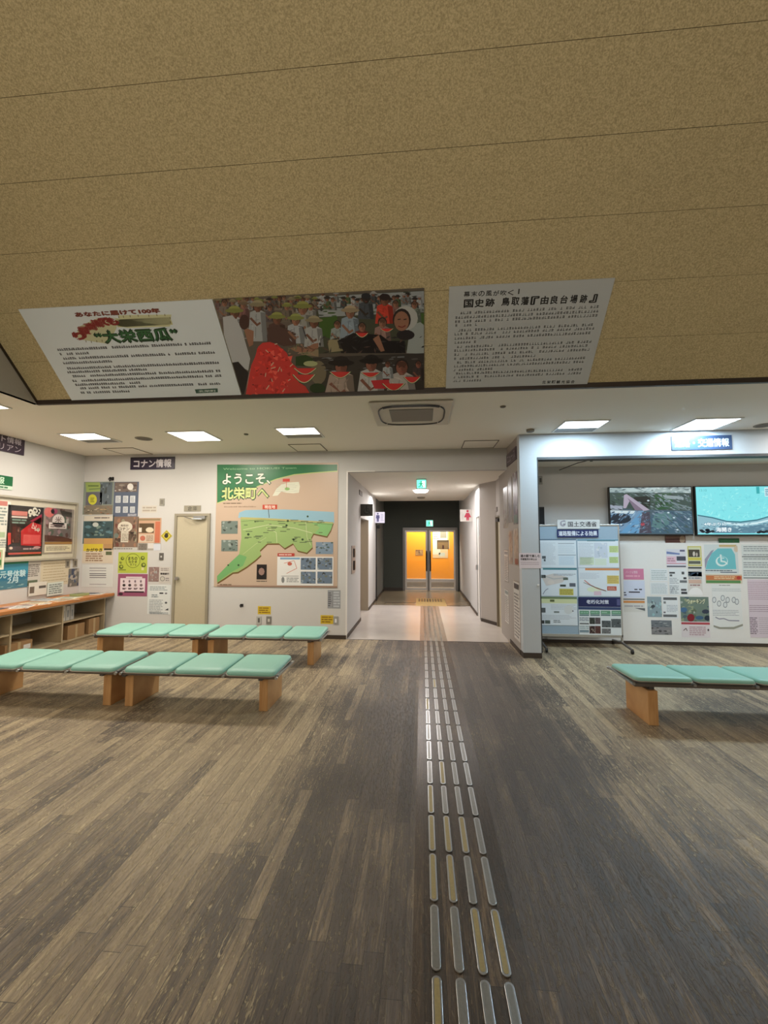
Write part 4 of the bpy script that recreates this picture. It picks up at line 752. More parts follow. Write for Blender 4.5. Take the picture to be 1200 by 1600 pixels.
# =================================================================== BOARDS ON THE SLOPE
dS = SL * (ZC + VY)
PS = ('S', dS); V2 = (100, 470, 4.8)
s = Sheet(PS, None, (218, 226, 232), .012, V2, PAPER, (tuple(Vector((-3.66, 4.07, 3.03))), 1.845, .895)); s.o = Vector((-3.66, VY - .03, ZC + .03))
s.poly([(150, 120), (390, 125), (400, 180), (480, 200), (800, 190), (810, 100), (410, 105), (420, 130)], (206, 206, 164), 1); s.poly([(95, 270), (120, 190), (250, 130), (400, 150), (400, 200), (340, 320), (150, 290)], (196, 196, 160), 1); s.rect(410, 118, 800, 195, (196, 194, 142), 1)
for i, (x, y) in enumerate(((415, 112), (450, 108), (500, 104), (560, 100), (640, 100), (700, 96), (760, 95), (800, 118), (802, 150), (340, 300), (290, 288), (250, 292), (210, 296), (170, 292))): s.line([(x, y), (x + 3, y + 16)], .006, (110, 96, 60), 2)
s.text('あなたに届けて100年', 100, 52, 715, 118, (112, 44, 40), 2, .07); s.text('あなたに届けて100年', 104, 58, 711, 112, (150, 92, 70), 3, .01)
import itertools
for ch, (x, y, rr) in zip('り最高潮でも', ((125, 262, .9), (155, 222, .7), (205, 192, .5), (255, 168, .35), (310, 155, .2), (368, 152, .1))):
    s.text(ch, x - 27, y - 30, x + 27, y + 26, (140, 44, 40), 3, .09)
s.text('“大栄西瓜”', 268, 196, 838, 318, (30, 60, 36), 3, .07); s.text('“大栄西瓜”', 274, 204, 832, 308, (52, 106, 58), 4, .015)
for k, (x0, y0, x1, rws) in enumerate(((-40, 372, 1130, 1), (-20, 405, 205, 1), (5, 438, 1150, 1), (5, 472, 380, 1), (35, 512, 1175, 1), (35, 540, 640, 1), (75, 570, 1190, 1), (75, 605, 1195, 1), (95, 634, 585, 1), (130, 660, 1190, 1), (135, 693, 505, 1))):
    a = s.m(x0, y0); b = s.m(x1, y0 - (x1 - x0) * .035); h = .028; n = int((b[0] - a[0]) / .0235)
    for i in range(n):
        x = a[0] + i * .0235; yy = a[1]
        if rnd.random() < .05: continue
        for q in range(rnd.choice((2, 3))): s.quad((x, yy + h * .3 * q), (x + .019, yy + h * .3 * q + .0055), (66, 66, 70), 2)
        xx = x + rnd.uniform(0, .014); s.quad((xx, yy), (xx + .0055, yy + h * .85), (66, 66, 70), 2)
s.poly([(985, 660), (1155, 652), (1158, 682), (995, 690)], (60, 92, 80), 2); s.text('北栄町', 1015, 662, 1140, 682, (210, 220, 214), 3, .02)
s.done('sloped_board', 'white text board with watermelon title on the sloping ceiling', 'sign board', 'boards on the sloping ceiling')
# photo panel
V1 = (330, 430, 3.2432)
s = Sheet(PS, None, (96, 88, 80), .012, V1, GLOSS, ((-1.805, VY - .03, ZC + .03), 1.835, .895), step=.00035)
SK, SK2, WH, DK = (150, 108, 88), (122, 82, 66), (176, 178, 182), (44, 38, 38)
s.photo(0, 100, 545, 330, [(104, 92, 86), (80, 66, 60), (128, 116, 100), (150, 146, 140), (96, 104, 70), (90, 50, 44)], 60, 1, seed=41, big=.2)
def person(x, y, k, hat=None, shirt=WH, skin=SK, hair=DK, l=3, brim=True, body=1.0):
    s.poly([(x - 34 * k, y + 22 * k), (x - 14 * k, y + 14 * k), (x + 14 * k, y + 14 * k), (x + 34 * k, y + 24 * k), (x + 42 * k, y + 100 * k * body), (x - 42 * k, y + 100 * k * body)], shirt, l)
    s.line([(x - 6 * k, y + 30 * k), (x - 10 * k, y + 90 * k * body)], .006, tuple(int(v * .78) for v in shirt), l + .2)
    dk = tuple(int(v * .72) for v in shirt); s.poly([(x + 12 * k, y + 22 * k), (x + 34 * k, y + 24 * k), (x + 42 * k, y + 100 * k * body), (x + 22 * k, y + 100 * k * body)], dk, l + .1)
    s.poly([(x - 36 * k, y + 50 * k), (x - 28 * k, y + 44 * k), (x - 2 * k, y + 72 * k), (x + 10 * k, y + 64 * k), (x + 14 * k, y + 72 * k), (x - 4 * k, y + 84 * k)], tuple(int(v * .92) for v in skin), l + .25)
    s.dabs(x - 30 * k, y + 28 * k, x + 30 * k, y + 96 * k * body, [dk, tuple(min(255, int(v * 1.1)) for v in shirt), tuple(int(v * .86) for v in shirt)], 9, l + .12, 9 * k, int(x))
    s.rect(x - 7 * k, y + 8 * k, x + 7 * k, y + 22 * k, tuple(int(v * .85) for v in skin), l + .3)
    s.ell(x, y - 4 * k, 21 * k, 23 * k, hair, l + .4); s.ell(x, y, 17 * k, 21 * k, skin, l + .6, 12); s.ell(x + 7 * k, y + 2 * k, 9 * k, 17 * k, tuple(int(v * .8) for v in skin), l + .65, 10); s.ell(x, y - 11 * k, 15 * k, 8 * k, tuple(int(v * .62) for v in skin), l + .7, 10)
    s.rect(x - 10 * k, y - 4 * k, x - 4 * k, y - 1 * k, (60, 44, 40), l + .8); s.rect(x + 4 * k, y - 4 * k, x + 10 * k, y - 1 * k, (60, 44, 40), l + .8); s.rect(x - 5 * k, y + 10 * k, x + 6 * k, y + 12.5 * k, (140, 70, 64), l + .8)
    if hat:
        s.ell(x, y - 17 * k, 24 * k, 15 * k, hat, l + 1)
        if brim: s.ell(x, y - 12 * k, 38 * k, 9 * k, tuple(int(v * .85) for v in hat), l + 1.1)
LIME, TAN = (148, 152, 84), (160, 150, 120)
r7 = random.Random(21)
for i in range(22): person(40 + i * 24 + r7.uniform(-8, 8), 122 + r7.uniform(-10, 14), r7.uniform(.42, .6), r7.choice((None, None, (140, 146, 80), (150, 140, 112), (60, 50, 48))), r7.choice(((150, 150, 152), (110, 90, 92), (90, 84, 84), (126, 116, 104))), r7.choice((SK, SK2)), l=2.1)
for i in range(20): person(562 + i * 26 + r7.uniform(-8, 8), 100 + r7.uniform(-8, 34), r7.uniform(.4, .55), r7.choice((None, (170, 170, 172), (50, 46, 48))), r7.choice(((170, 174, 178), (120, 124, 126), (70, 76, 80), (80, 100, 70))), r7.choice((SK, SK2)), l=3.0)
person(70, 140, .8, None, (120, 110, 104)); person(165, 150, .8, (130, 110, 90), (130, 90, 90)); person(385, 160, .75, LIME, (110, 100, 90)); person(505, 160, .8, None, (150, 150, 148)); person(300, 165, .7, None, (90, 80, 84))
person(238, 160, 1.15, TAN, (164, 168, 172), SK2, l=4, body=1.5); person(120, 192, 1.25, LIME, (176, 178, 182), SK2, l=4.4)
s.poly([(62, 210), (110, 200), (150, 250), (200, 420), (190, 480), (110, 440), (60, 300)], (182, 184, 188), 5.5); s.poly([(165, 260), (218, 280), (215, 350), (195, 360)], SK, 5.7); s.ell(170, 235, 26, 38, (70, 46, 44), 5.8)
person(335, 222, 1.2, LIME, (86, 62, 58), SK2, l=5); s.poly([(285, 265), (330, 250), (430, 290), (432, 350), (370, 358), (300, 330)], (84, 60, 56), 6.2)
person(465, 170, 1.3, LIME, (150, 150, 146), SK, l=5); person(430, 228, 1.15, (150, 158, 90), (166, 170, 176), SK, l=6); person(522, 240, 1.2, TAN, (168, 170, 172), SK2, l=6.2); s.line([(465, 260), (485, 320)], .01, (50, 50, 60), 7.6)
s.poly([(400, 368), (440, 356), (470, 372), (520, 344), (545, 340), (545, 366), (490, 388), (430, 385)], SK, 7.6); s.poly([(440, 380), (545, 372), (545, 410), (460, 400)], (146, 130, 104), 7.5); s.dabs(390, 345, 545, 405, [(122, 84, 68), (166, 130, 110), (90, 70, 60), (120, 118, 90)], 30, 7.62, 12, 17); s.poly([(105, 440), (140, 435), (190, 490), (180, 600), (150, 600)], (34, 30, 34), 7)
s.poly([(170, 600), (200, 470), (225, 470), (225, 600)], (160, 130, 120), 7)
pile = [(240, 360), (262, 340), (300, 335), (335, 348), (385, 390), (400, 430), (440, 470), (450, 600), (178, 600), (205, 455), (225, 410)]
s.poly(pile, (204, 58, 56), 8)
r6 = random.Random(9)
for i in range(120):
    x, y = r6.uniform(190, 445), r6.uniform(345, 596)
    if x < 240 - (y - 350) * .27 + 8 or x > 330 + (y - 340) * .8: continue
    a = r6.uniform(0, 6.28); L = r6.uniform(16, 34); c = r6.choice(((230, 70, 62), (204, 46, 44), (236, 96, 84), (176, 38, 40), (222, 62, 56)))
    s.poly([(x, y), (x + L * math.cos(a), y + L * math.sin(a)), (x + L * math.cos(a + .8), y + L * math.sin(a + .8))], c, 8.1 + i * .006)
    if i % 7 == 0: s.line([(x + L * math.cos(a), y + L * math.sin(a)), (x + L * math.cos(a + .8), y + L * math.sin(a + .8))], .008, (206, 186, 160), 8.95)
    if i % 9 == 0: s.ell(x, y, 4, 3, (50, 20, 22), 8.95, 6)
s.poly([(430, 410), (480, 400), (520, 420), (500, 460), (430, 455)], (44, 66, 36), 8); s.ell(505, 445, 36, 14, (170, 176, 130), 8.2)
def slice_(x, y, w, h, l=9, up=False):
    k = -1 if up else 1
    arc = lambda f: [(x - w * f + 2 * w * f * j / 10, y + k * h * f * math.sin(math.pi * j / 10)) for j in range(11)]
    s.poly(arc(1.0), (60, 96, 50), l); s.poly(arc(.93), (206, 206, 170), l + .1); s.poly(arc(.84), (206, 60, 58), l + .2)
slice_(478, 468, 62, 34); slice_(472, 500, 62, 46, 9.4); s.poly([(385, 545), (430, 530), (480, 560), (500, 595), (400, 598)], (196, 62, 56), 9.2); s.ell(540, 570, 40, 26, (40, 60, 34), 9.2)
# right half, upper
s.rect(548, 75, 1078, 395, (70, 74, 60), 2); s.photo(548, 78, 1078, 210, [(150, 156, 160), (60, 70, 60), (120, 126, 124), (40, 44, 40), (170, 172, 176), (66, 92, 50)], 90, 2.1, seed=52, big=.13)
s.poly([(550, 215), (640, 205), (640, 330), (550, 300)], (66, 96, 44), 3.2); s.poly([(970, 200), (1078, 190), (1078, 250), (960, 260)], (74, 100, 52), 3.2)
person(785, 120, 1.0, (40, 44, 50), (70, 76, 84), (58, 48, 44), l=3.4, brim=False); person(880, 128, 1.15, (44, 36, 38), (196, 66, 52), SK2, l=3.6, brim=False); person(935, 145, .8, None, (130, 96, 92), l=3.3); person(1030, 150, .85, None, (120, 130, 120), l=3.3)
person(705, 190, 1.25, (176, 158, 130), (140, 156, 170), SK, l=4.5); person(640, 250, .9, None, (150, 160, 160), l=4); person(765, 262, 1.0, None, (110, 50, 48), SK, l=5); person(868, 240, 1.1, None, (150, 120, 114), SK, l=5)
s.poly([(640, 330), (720, 290), (860, 300), (900, 330), (980, 330), (985, 392), (660, 392)], (28, 26, 30), 6); slice_(765, 290, 34, 24, 6.5); slice_(890, 268, 36, 18, 6.5)
s.poly([(820, 320), (850, 300), (880, 380), (860, 385)], SK, 6.6); s.poly([(590, 330), (640, 310), (670, 380), (600, 388)], (150, 140, 110), 6)
s.poly([(1005, 250), (1060, 235), (1078, 250), (1078, 395), (990, 392), (1000, 320)], (156, 164, 164), 6.4); s.ell(985, 215, 62, 62, (176, 178, 176), 6.6); s.ell(966, 222, 46, 56, DK, 6.8); s.ell(965, 230, 38, 50, SK, 7, 16); s.line([(945, 222), (960, 220)], .008, (40, 30, 30), 7.2); s.line([(975, 222), (990, 220)], .008, (40, 30, 30), 7.2); s.line([(948, 255), (968, 262), (985, 252)], .01, (120, 50, 46), 7.2); s.ell(985, 300, 46, 26, (44, 40, 44), 6.9)
# right half, lower
s.rect(548, 392, 1078, 600, (58, 54, 50), 7.4); s.dabs(548, 300, 1078, 392, [(30, 28, 32), (60, 56, 58), (90, 70, 64), (46, 44, 48)], 60, 6.2, 14, 23); s.photo(548, 394, 1078, 500, [(60, 56, 54), (90, 86, 84), (120, 124, 128), (44, 40, 40), (150, 152, 156)], 40, 7.5, seed=55, big=.14)
for x, y, k, h, sh in ((660, 462, 1.75, (40, 36, 38), (168, 150, 140)), (812, 450, 1.6, (36, 34, 36), (182, 182, 182)), (966, 466, 1.7, None, (176, 170, 166)), (1050, 450, .8, None, (70, 60, 60)), (895, 450, .7, None, (170, 176, 180))): person(x, y, k, h, sh, (140, 92, 78), l=8.6, brim=h is not None)
slice_(655, 486, 58, 34, 11); slice_(808, 490, 52, 26, 11, False); slice_(1018, 512, 46, 34, 11.2); slice_(925, 545, 62, 40, 11.3); s.poly([(810, 530), (900, 525), (910, 570), (830, 572)], (190, 52, 60), 11)
s.ell(545, 490, 40, 60, (120, 110, 90), 7.8)
s.done('sloped_board', 'watermelon harvest photo collage board, middle of the three sloped boards', 'photo board', 'boards on the sloping ceiling')
# right board
V3 = (700, 430, 4.444)
s = Sheet(PS, None, (182, 186, 188), .012, V3, PAPER, ((.238, VY - .03, ZC + .03), 1.32, .895))
def slanted(body, x0, y0, x1, y1, l=2, bold=.015, n=None, dy=0.0):
    N_ = len(body); wd = (x1 - x0) / N_
    for i, ch in enumerate(body):
        if ch == ' ': continue
        yy = dy * (i + .5) / N_; s.text(ch, x0 + wd * i + wd * .06, y0 + yy, x0 + wd * (i + 1) - wd * .06, y1 + yy, (44, 44, 44), l, bold)
slanted('幕末の風が吹く', 105, 110, 460, 148, dy=-12); s.line([(492, 92), (488, 128)], .01, (44, 44, 44), 2)
slanted('国史跡', 105, 166, 328, 224, dy=-10, bold=.03); slanted('鳥取藩『由良台場跡』', 365, 152, 1040, 210, dy=-24, bold=.03)
for y0, x0, x1 in ((268, 85, 1045), (300, 50, 1045), (328, 48, 1040), (354, 50, 225), (388, 70, 1020), (414, 45, 1015), (444, 45, 1005), (472, 45, 215), (502, 62, 1000), (528, 42, 980), (556, 42, 980), (584, 42, 620), (610, 62, 965), (636, 40, 955), (662, 36, 320), (686, 55, 945), (712, 35, 940), (738, 35, 250)):
    a = s.m(x0, y0); b = s.m(x1, y0 - (x1 - x0) * .03); h = .024; n = int((b[0] - a[0]) / .0245)
    for i in range(n):
        x = a[0] + i * .0245; yy = a[1]
        if rnd.random() < .12: continue
        for q in range(rnd.choice((1, 2, 3))): s.quad((x, yy + h * .33 * q), (x + .017, yy + h * .33 * q + .004), (84, 84, 84), 2)
        xx = x + rnd.uniform(0, .014); s.quad((xx, yy), (xx + .004, yy + h * .85), (84, 84, 84), 2)
slanted('北栄町観光協会', 648, 728, 880, 750, dy=-4, bold=.02)
s.done('sloped_board', 'white text board about a historic battery site, rightmost on the slope', 'sign board', 'boards on the sloping ceiling')

# =================================================================== CORRIDOR DETAILS
def exit_sign(x, y, z, lb, sc=1.0, hang=False):
    o = thing('exit_sign', lb, 'exit sign', (x, y, z), 0, 'green emergency exit signs')
    MB().box(-.1 * sc, .1 * sc, 0, .05, 0, .18 * sc).build('sign_case', M_WHITE, o, .004)
    s = Sheet(('Y', 0), None, (120, 255, 214), .002, None, BACKLIT, ((-.085 * sc, 0, .012 * sc), .17 * sc, .156 * sc))
    G = (16, 150, 104)
    s.frac(.56, .12, .9, .9, (236, 255, 248), 1); s.ell  # doorway
    def fp(pts, l=2): s.poly([(a * s.W, (1 - b) * s.H) for a, b in pts], G, l, True)
    fp([(.40, .12), (.52, .12), (.55, .22), (.48, .30), (.39, .26)]); fp([(.34, .32), (.56, .32), (.52, .62), (.36, .60)]); fp([(.36, .58), (.46, .6), (.34, .86), (.12, .86), (.12, .79), (.28, .78)]); fp([(.44, .58), (.53, .56), (.68, .74), (.62, .92), (.55, .9), (.58, .76)])
    fp([(.34, .34), (.36, .42), (.22, .52), (.16, .46)]); fp([(.54, .34), (.68, .46), (.78, .42), (.78, .49), (.66, .54), (.52, .44)])
    q = s.done('sign_face'); q.parent = o; q.location = (-.085 * sc, -.003, .012 * sc)
    if hang: MB().cyl((0, .025, .18 * sc), .09, .015, 20).build('ceiling_mount', M_WHITE, o)
    return o
exit_sign(-.005, 7.6, 2.475, 'hanging green exit sign at the corridor mouth', .95, True); exit_sign(.235, 13.24, 1.98, 'green exit sign above the glass doors', 1.15)
for k in (0,):
    o = thing('sprinkler_head', 'x', 'sprinkler', (-.02, 10.9, 2.66), 0, 'small ceiling fittings'); o['label'] = 'small round detector on the corridor ceiling beyond the round light'; MB().cyl((0, 0, -.03), .09, .03, 20, r2=.11).build('cover', GR, o)
# projecting toilet signs
def wing(pl, x0, x1, z0, z1, y, base, lb, draw):
    o = thing('toilet_sign', lb, 'sign', ((x0 + x1) / 2, y, z0), 0, 'projecting toilet signs'); W, H = x1 - x0, z1 - z0
    MB().box(-W / 2, W / 2, 0, .02, 0, H).build('sign_panel', mat(base, .4), o, .003)
    s = Sheet(('Y', 0), None, base, .001, None, GLOSS, ((0, 0, 0), W, H)); draw(s); q = s.done('sign_print'); q.parent = o; q.location = (-W / 2, -.002, 0); return o
def F(s, pts, c, l=2): s.poly([(a * s.W, (1 - b) * s.H) for a, b in pts], c, l, True)
def circ(s, cx, cy, r, c, l=2, a0=0, a1=360): F(s, [(cx + r * math.cos(math.radians(a)), cy + r * s.W / s.H * math.sin(math.radians(a))) for a in [a0 + (a1 - a0) * i / 18 for i in range(18 if a1 - a0 == 360 else 19)]], c, l)
def d_wheel(s):
    c = (8, 8, 8); circ(s, .5, .62, .26, c, 1); circ(s, .5, .58, .19, (60, 62, 56), 2); F(s, [(.44, .2), (.54, .2), (.55, .62), (.44, .62)], c, 3); circ(s, .49, .15, .06, c, 3); F(s, [(.5, .38), (.7, .38), (.7, .44), (.5, .44)], c, 3); F(s, [(.5, .56), (.72, .56), (.86, .82), (.78, .86), (.66, .64), (.5, .64)], c, 3)
def d_man(s):
    c = (66, 62, 104); circ(s, .3, .16, .09, c); F(s, [(.14, .28), (.46, .28), (.5, .58), (.42, .58), (.40, .9), (.31, .9), (.30, .62), (.29, .9), (.20, .9), (.18, .58), (.10, .58)], c); s.fine(.58, .15, .92, .85, 5, (150, 146, 170), 2, frac=True)
def d_woman(s):
    c = (168, 40, 66); circ(s, .62, .14, .1, c); F(s, [(.5, .28), (.74, .28), (.92, .66), (.74, .66), (.72, .92), (.64, .92), (.62, .7), (.60, .92), (.52, .92), (.5, .66), (.32, .66)], c); s.fine(.08, .2, .3, .85, 5, (170, 166, 160), 2, frac=True)
wing(0, -1.2, -.96, 2.03, 2.265, 8.24, (58, 54, 50), 'dark wheelchair toilet sign above the sliding door', d_wheel); wing(0, -1.2, -.95, 2.0, 2.28, 10.8, (190, 186, 202), 'white men toilet sign on the left corridor wall', d_man); wing(0, .86, 1.13, 1.98, 2.25, 9.7, (190, 184, 178), 'white women toilet sign with red figure on the right', d_woman)
# wall control panel
o = thing('control_panel', 'beige wall control panel with two dark handsets in the corridor', 'control panel', (-1.2, 7.35, .98)); MB().box(0, .012, -.17, .17, 0, .48).build('panel_plate', mat((186, 170, 160), .5), o, .003)
MB().box(.012, .03, -.05, .07, .28, .43).build('call_button', M_BLACK, o, .004); MB().box(.012, .035, -.05, .06, .06, .22).build('card_reader', M_BLACK, o, .004)
plate((561, 765, 565.5, 776), (96, 84, 74), 'brown nameplate above the sliding toilet door', None, name='door_sign', cat='sign', pl=('X+', -1.2))
plate((774, 793.5, 777.5, 799), (110, 96, 86), 'small dark plate above the right corridor door', None, name='door_sign', cat='sign', pl=('X-', 1.37))
# far room seen through the glass
o = thing('orange_partition', 'bright orange partition behind the glass doors', 'partition', (.2, 14.35, 0)); MB().box(-.85, .92, 0, .04, .28, 1.85).build('partition_panel', mat((250, 160, 40), .5), o, .003); MB().box(-.87, .94, -.01, .05, .22, .28).box(-.87, .94, -.01, .05, 1.85, 1.9).box(-.87, -.85, -.01, .05, 0, 1.9).box(.92, .94, -.01, .05, 0, 1.9).build('partition_rail', mat((232, 226, 214), .4), o)
s = Sheet(('Y', 14.346), (676, 830, 702, 858), (240, 234, 214), .003); s.frac(.46, 0, .84, .38, (150, 148, 130), 1); s.frac(.26, .5, .98, 1, (90, 74, 50), 1); s.frac(.3, .62, .94, .98, (130, 104, 66), 2); s.frac(.58, .78, .68, 1, (60, 20, 20), 3); s.fine(0.02, .05, .4, .45, 4, (150, 150, 150), 1, frac=True); s.frac(.9, 0, 1, .5, (200, 190, 110), 2); s.done('notice_board', 'white notice with a round grey shape and dark picture behind the right glass door', 'notice')
s = Sheet(('Y', 14.346), (676, 858, 700, 872), (226, 196, 150), .003); s.frac(0, 0, .5, .6, (236, 224, 200), 1); s.frac(.4, .4, .8, .8, (200, 206, 190), 1); s.done('paper_notice', 'crumpled pale papers under the white notice behind the right glass door', 'notice')
s = Sheet(('Y', 14.346), (649, 859, 661, 868), (176, 128, 70), .003); s.photo(0, 0, 1, 1, [(170, 130, 80), (150, 110, 70), (120, 90, 60), (196, 160, 100)], 14, 1, True, 2, .5); s.done('paper_notice', 'small brown sign behind the left glass door', 'notice')

# =================================================================== BOOTH SIDE WALL POSTERS
SW = ('X-', 1.33)
s = Sheet(SW, None, (70, 54, 62), .015, None, GLOSS, ((1.33, 6.68, 2.69), .66, .18)); s.frac(.02, .06, .98, .94, (104, 84, 96), 1); s.frac(.03, .1, .97, .9, (66, 50, 58), 2); s.text('ニュース', .1, .2, .9, .8, (150, 136, 150), 3, .02, True); s.done('wall_sign', 'dark framed sign high on the booth side wall beside the pillar', 'sign')
PAL = {'a': [(120, 112, 108), (90, 84, 88), (160, 150, 146), (70, 60, 62), (140, 120, 120)], 'b': [(150, 140, 132), (176, 166, 156), (120, 90, 84), (130, 130, 124)], 'c': [(90, 80, 90), (60, 50, 60), (150, 140, 150), (120, 70, 90), (170, 170, 172)]}
def sidep(y0, y1, z0, z1, pal, seed, lb, hdr=None, text=False):
    s = Sheet(SW, None, pal[0], .002, None, GLOSS, ((1.33, y1, z0), y1 - y0, z1 - z0))
    if text: s.frac(.03, .02, .97, .98, (206, 204, 200), .5); s.fine(.1, .2, .9, .95, 14, (110, 110, 112), 1, frac=True); s.frac(.1, .05, .9, .14, hdr or (90, 90, 100), 1)
    else:
        s.photo(0, 0, 1, 1, pal, 40, 1, True, seed, .3)
        if hdr: s.frac(.1, .82, .9, .97, hdr, 3)
    s.done('poster', lb, 'poster', 'posters on the booth side wall')
sidep(6.02, 6.32, 1.78, 2.52, PAL['c'], 61, 'tall grey and purple poster nearest the pillar, upper row', (90, 110, 96)); sidep(6.72, 7.05, 1.75, 2.4, PAL['b'], 62, 'pale crumpled poster farthest from the pillar, upper row')
sidep(6.4, 6.66, 1.82, 2.5, PAL['a'], 63, 'brown-grey poster in the middle of the upper row on the side wall'); sidep(6.04, 6.3, 1.2, 1.72, PAL['b'], 64, 'tan poster behind the small white pillar notice', (120, 60, 56)); sidep(6.42, 6.68, 1.2, 1.7, PAL['b'], 65, 'tan poster beside the middle of the side wall')
sidep(6.02, 6.42, .14, .98, PAL['b'], 66, 'large white text notice low on the side wall beside the pillar', (60, 60, 66), True); sidep(6.78, 7.1, .25, .78, PAL['b'], 67, 'pale sheet low on the side wall, farther from the pillar', (130, 140, 140), True); sidep(6.76, 7.08, .9, 1.4, PAL['a'], 68, 'grey sheet at the middle height near the corridor door', (120, 130, 140), True)
# pillar notice
s = Sheet(('Y', YP), (811, 864, 846, 888), (222, 208, 212), .002); s.text('道の駅で楽しむ', .06, .1, .95, .28, (56, 50, 54), 1, .03, True); s.text('市観覧所の申込は', .06, .34, .8, .48, (56, 50, 54), 1, .03, True); s.fine(.06, .56, .9, .8, 2, (150, 120, 130), 1, frac=True, fill=.2); s.done('paper_notice', 'small white two-line notice stuck across the pillar', 'notice')
o = thing('wall_hook', 'tiny white hook on the right edge of the pillar', 'hook', (1.54, YP, .96), 0); MB().cyl((0, -.006, 0), .014, .006, 12, 'y').build('hook_plate', M_WHITE, o); MB().tube([(0, -.006, 0), (0, -.025, -.005), (0, -.025, .012)], .004, 6).build('hook_arm', M_WHITE, o)
# header sign
s = Sheet(('Y', YP), (1048, 682, 1143, 702), (52, 72, 104), .015, mtl=GLOSS); s.text('道路・交通情報', .05, .22, .95, .8, (214, 224, 234), 2, .03, True); s.done('wall_sign', 'navy sign with white letters on the booth header', 'sign')

# =================================================================== BOOTH
def tvset(x0, x1, z0, z1, lb, draw, view):
    o = thing('television', lb, 'television', ((x0 + x1) / 2, 6.72, z0), 0, 'wall-mounted televisions'); W, H = x1 - x0, z1 - z0
    MB().box(-W / 2, W / 2, 0, .045, 0, H).build('tv_casing', M_BLACK, o, .004); MB().box(-.2, .2, .045, .08, H * .3, H * .7).build('wall_mount', M_UND, o)
    s = Sheet(('Y', 6.72), None, (20, 24, 28), .001, view, SCREEN, ((x0 + .014, 6.72, z0 + .02), W - .028, H - .034), step=.0002); draw(s); q = s.done('tv_screen'); q.location = (-W / 2 + .014, -.003, .02); q.parent = o
    return o
V9 = (940, 740, 4.615)
def tv1(s):
    s.frac(0, 0, 1, 1, (70, 92, 104), 1)
    s.poly([(46, 95), (660, 95), (660, 140), (46, 135)], (150, 170, 170), 2); s.poly([(120, 105), (400, 100), (380, 125), (200, 130)], (176, 196, 196), 2.5)
    s.poly([(46, 140), (660, 130), (660, 270), (46, 250)], (56, 76, 72), 2); s.poly([(380, 150), (500, 140), (520, 250), (390, 262)], (40, 82, 52), 3); s.poly([(230, 170), (350, 160), (350, 250), (250, 230)], (26, 34, 32), 3)
    s.poly([(46, 225), (150, 235), (150, 262), (46, 262)], (150, 160, 176), 3.5)
    s.poly([(160, 155), (180, 148), (345, 262), (300, 270), (200, 200), (175, 250), (155, 250)], (166, 158, 176), 4); s.poly([(185, 175), (300, 265), (240, 265)], (120, 108, 126), 4.5)
    s.poly([(440, 155), (590, 165), (590, 190), (450, 180)], (140, 156, 160), 4); s.line([(450, 195), (655, 250)], .02, (110, 130, 136), 4); s.line([(480, 215), (655, 275)], .012, (96, 116, 122), 4); s.line([(420, 160), (560, 240)], .008, (130, 150, 150), 4)
    s.poly([(46, 268), (300, 268), (340, 430), (46, 430)], (110, 146, 176), 3); s.ell(125, 325, 88, 38, (30, 44, 56), 4); s.poly([(46, 265), (240, 268), (230, 290), (46, 285)], (196, 214, 220), 4.2)
    s.poly([(130, 430), (230, 330), (280, 280), (300, 300), (260, 430)], (96, 150, 190), 5); s.poly([(270, 430), (290, 280), (345, 275), (360, 430)], (70, 70, 84), 5.5); s.ell(295, 365, 14, 12, (170, 70, 84), 6)
    s.poly([(360, 430), (345, 320), (400, 270), (660, 268), (660, 430)], (62, 92, 110), 4); s.poly([(380, 290), (480, 275), (540, 330), (420, 400), (360, 380)], (84, 122, 124), 5); s.line([(500, 290), (655, 400)], .014, (84, 104, 128), 6); s.line([(470, 300), (600, 425)], .01, (96, 130, 150), 6)
    s.dabs(50, 98, 655, 140, [(190, 206, 206), (110, 130, 132), (84, 100, 104), (150, 176, 182)], 60, 6.2, 16, 1, 0)
    s.dabs(50, 140, 655, 265, [(40, 54, 52), (84, 104, 104), (120, 140, 146), (60, 84, 70), (30, 38, 38)], 130, 3.7, 16, 2, .35)
    s.dabs(380, 150, 655, 262, [(60, 90, 76), (96, 116, 122), (50, 70, 76), (130, 146, 152)], 70, 4.6, 14, 3, .45)
    s.dabs(50, 270, 340, 428, [(84, 120, 150), (50, 70, 92), (140, 176, 200), (100, 110, 130)], 90, 5.7, 14, 4, -.6)
    s.dabs(345, 270, 655, 428, [(70, 96, 116), (52, 76, 96), (100, 132, 144), (120, 140, 156), (60, 84, 84)], 150, 6.3, 16, 5, .5)
    s.dabs(270, 285, 345, 428, [(90, 90, 104), (52, 52, 66), (110, 100, 120)], 40, 6.4, 8, 6)
    for x, y in ((335, 195), (520, 318), (625, 328), (480, 282), (140, 368), (545, 405)): s.ell(x, y, 9, 6, (190, 210, 220), 7, 8)
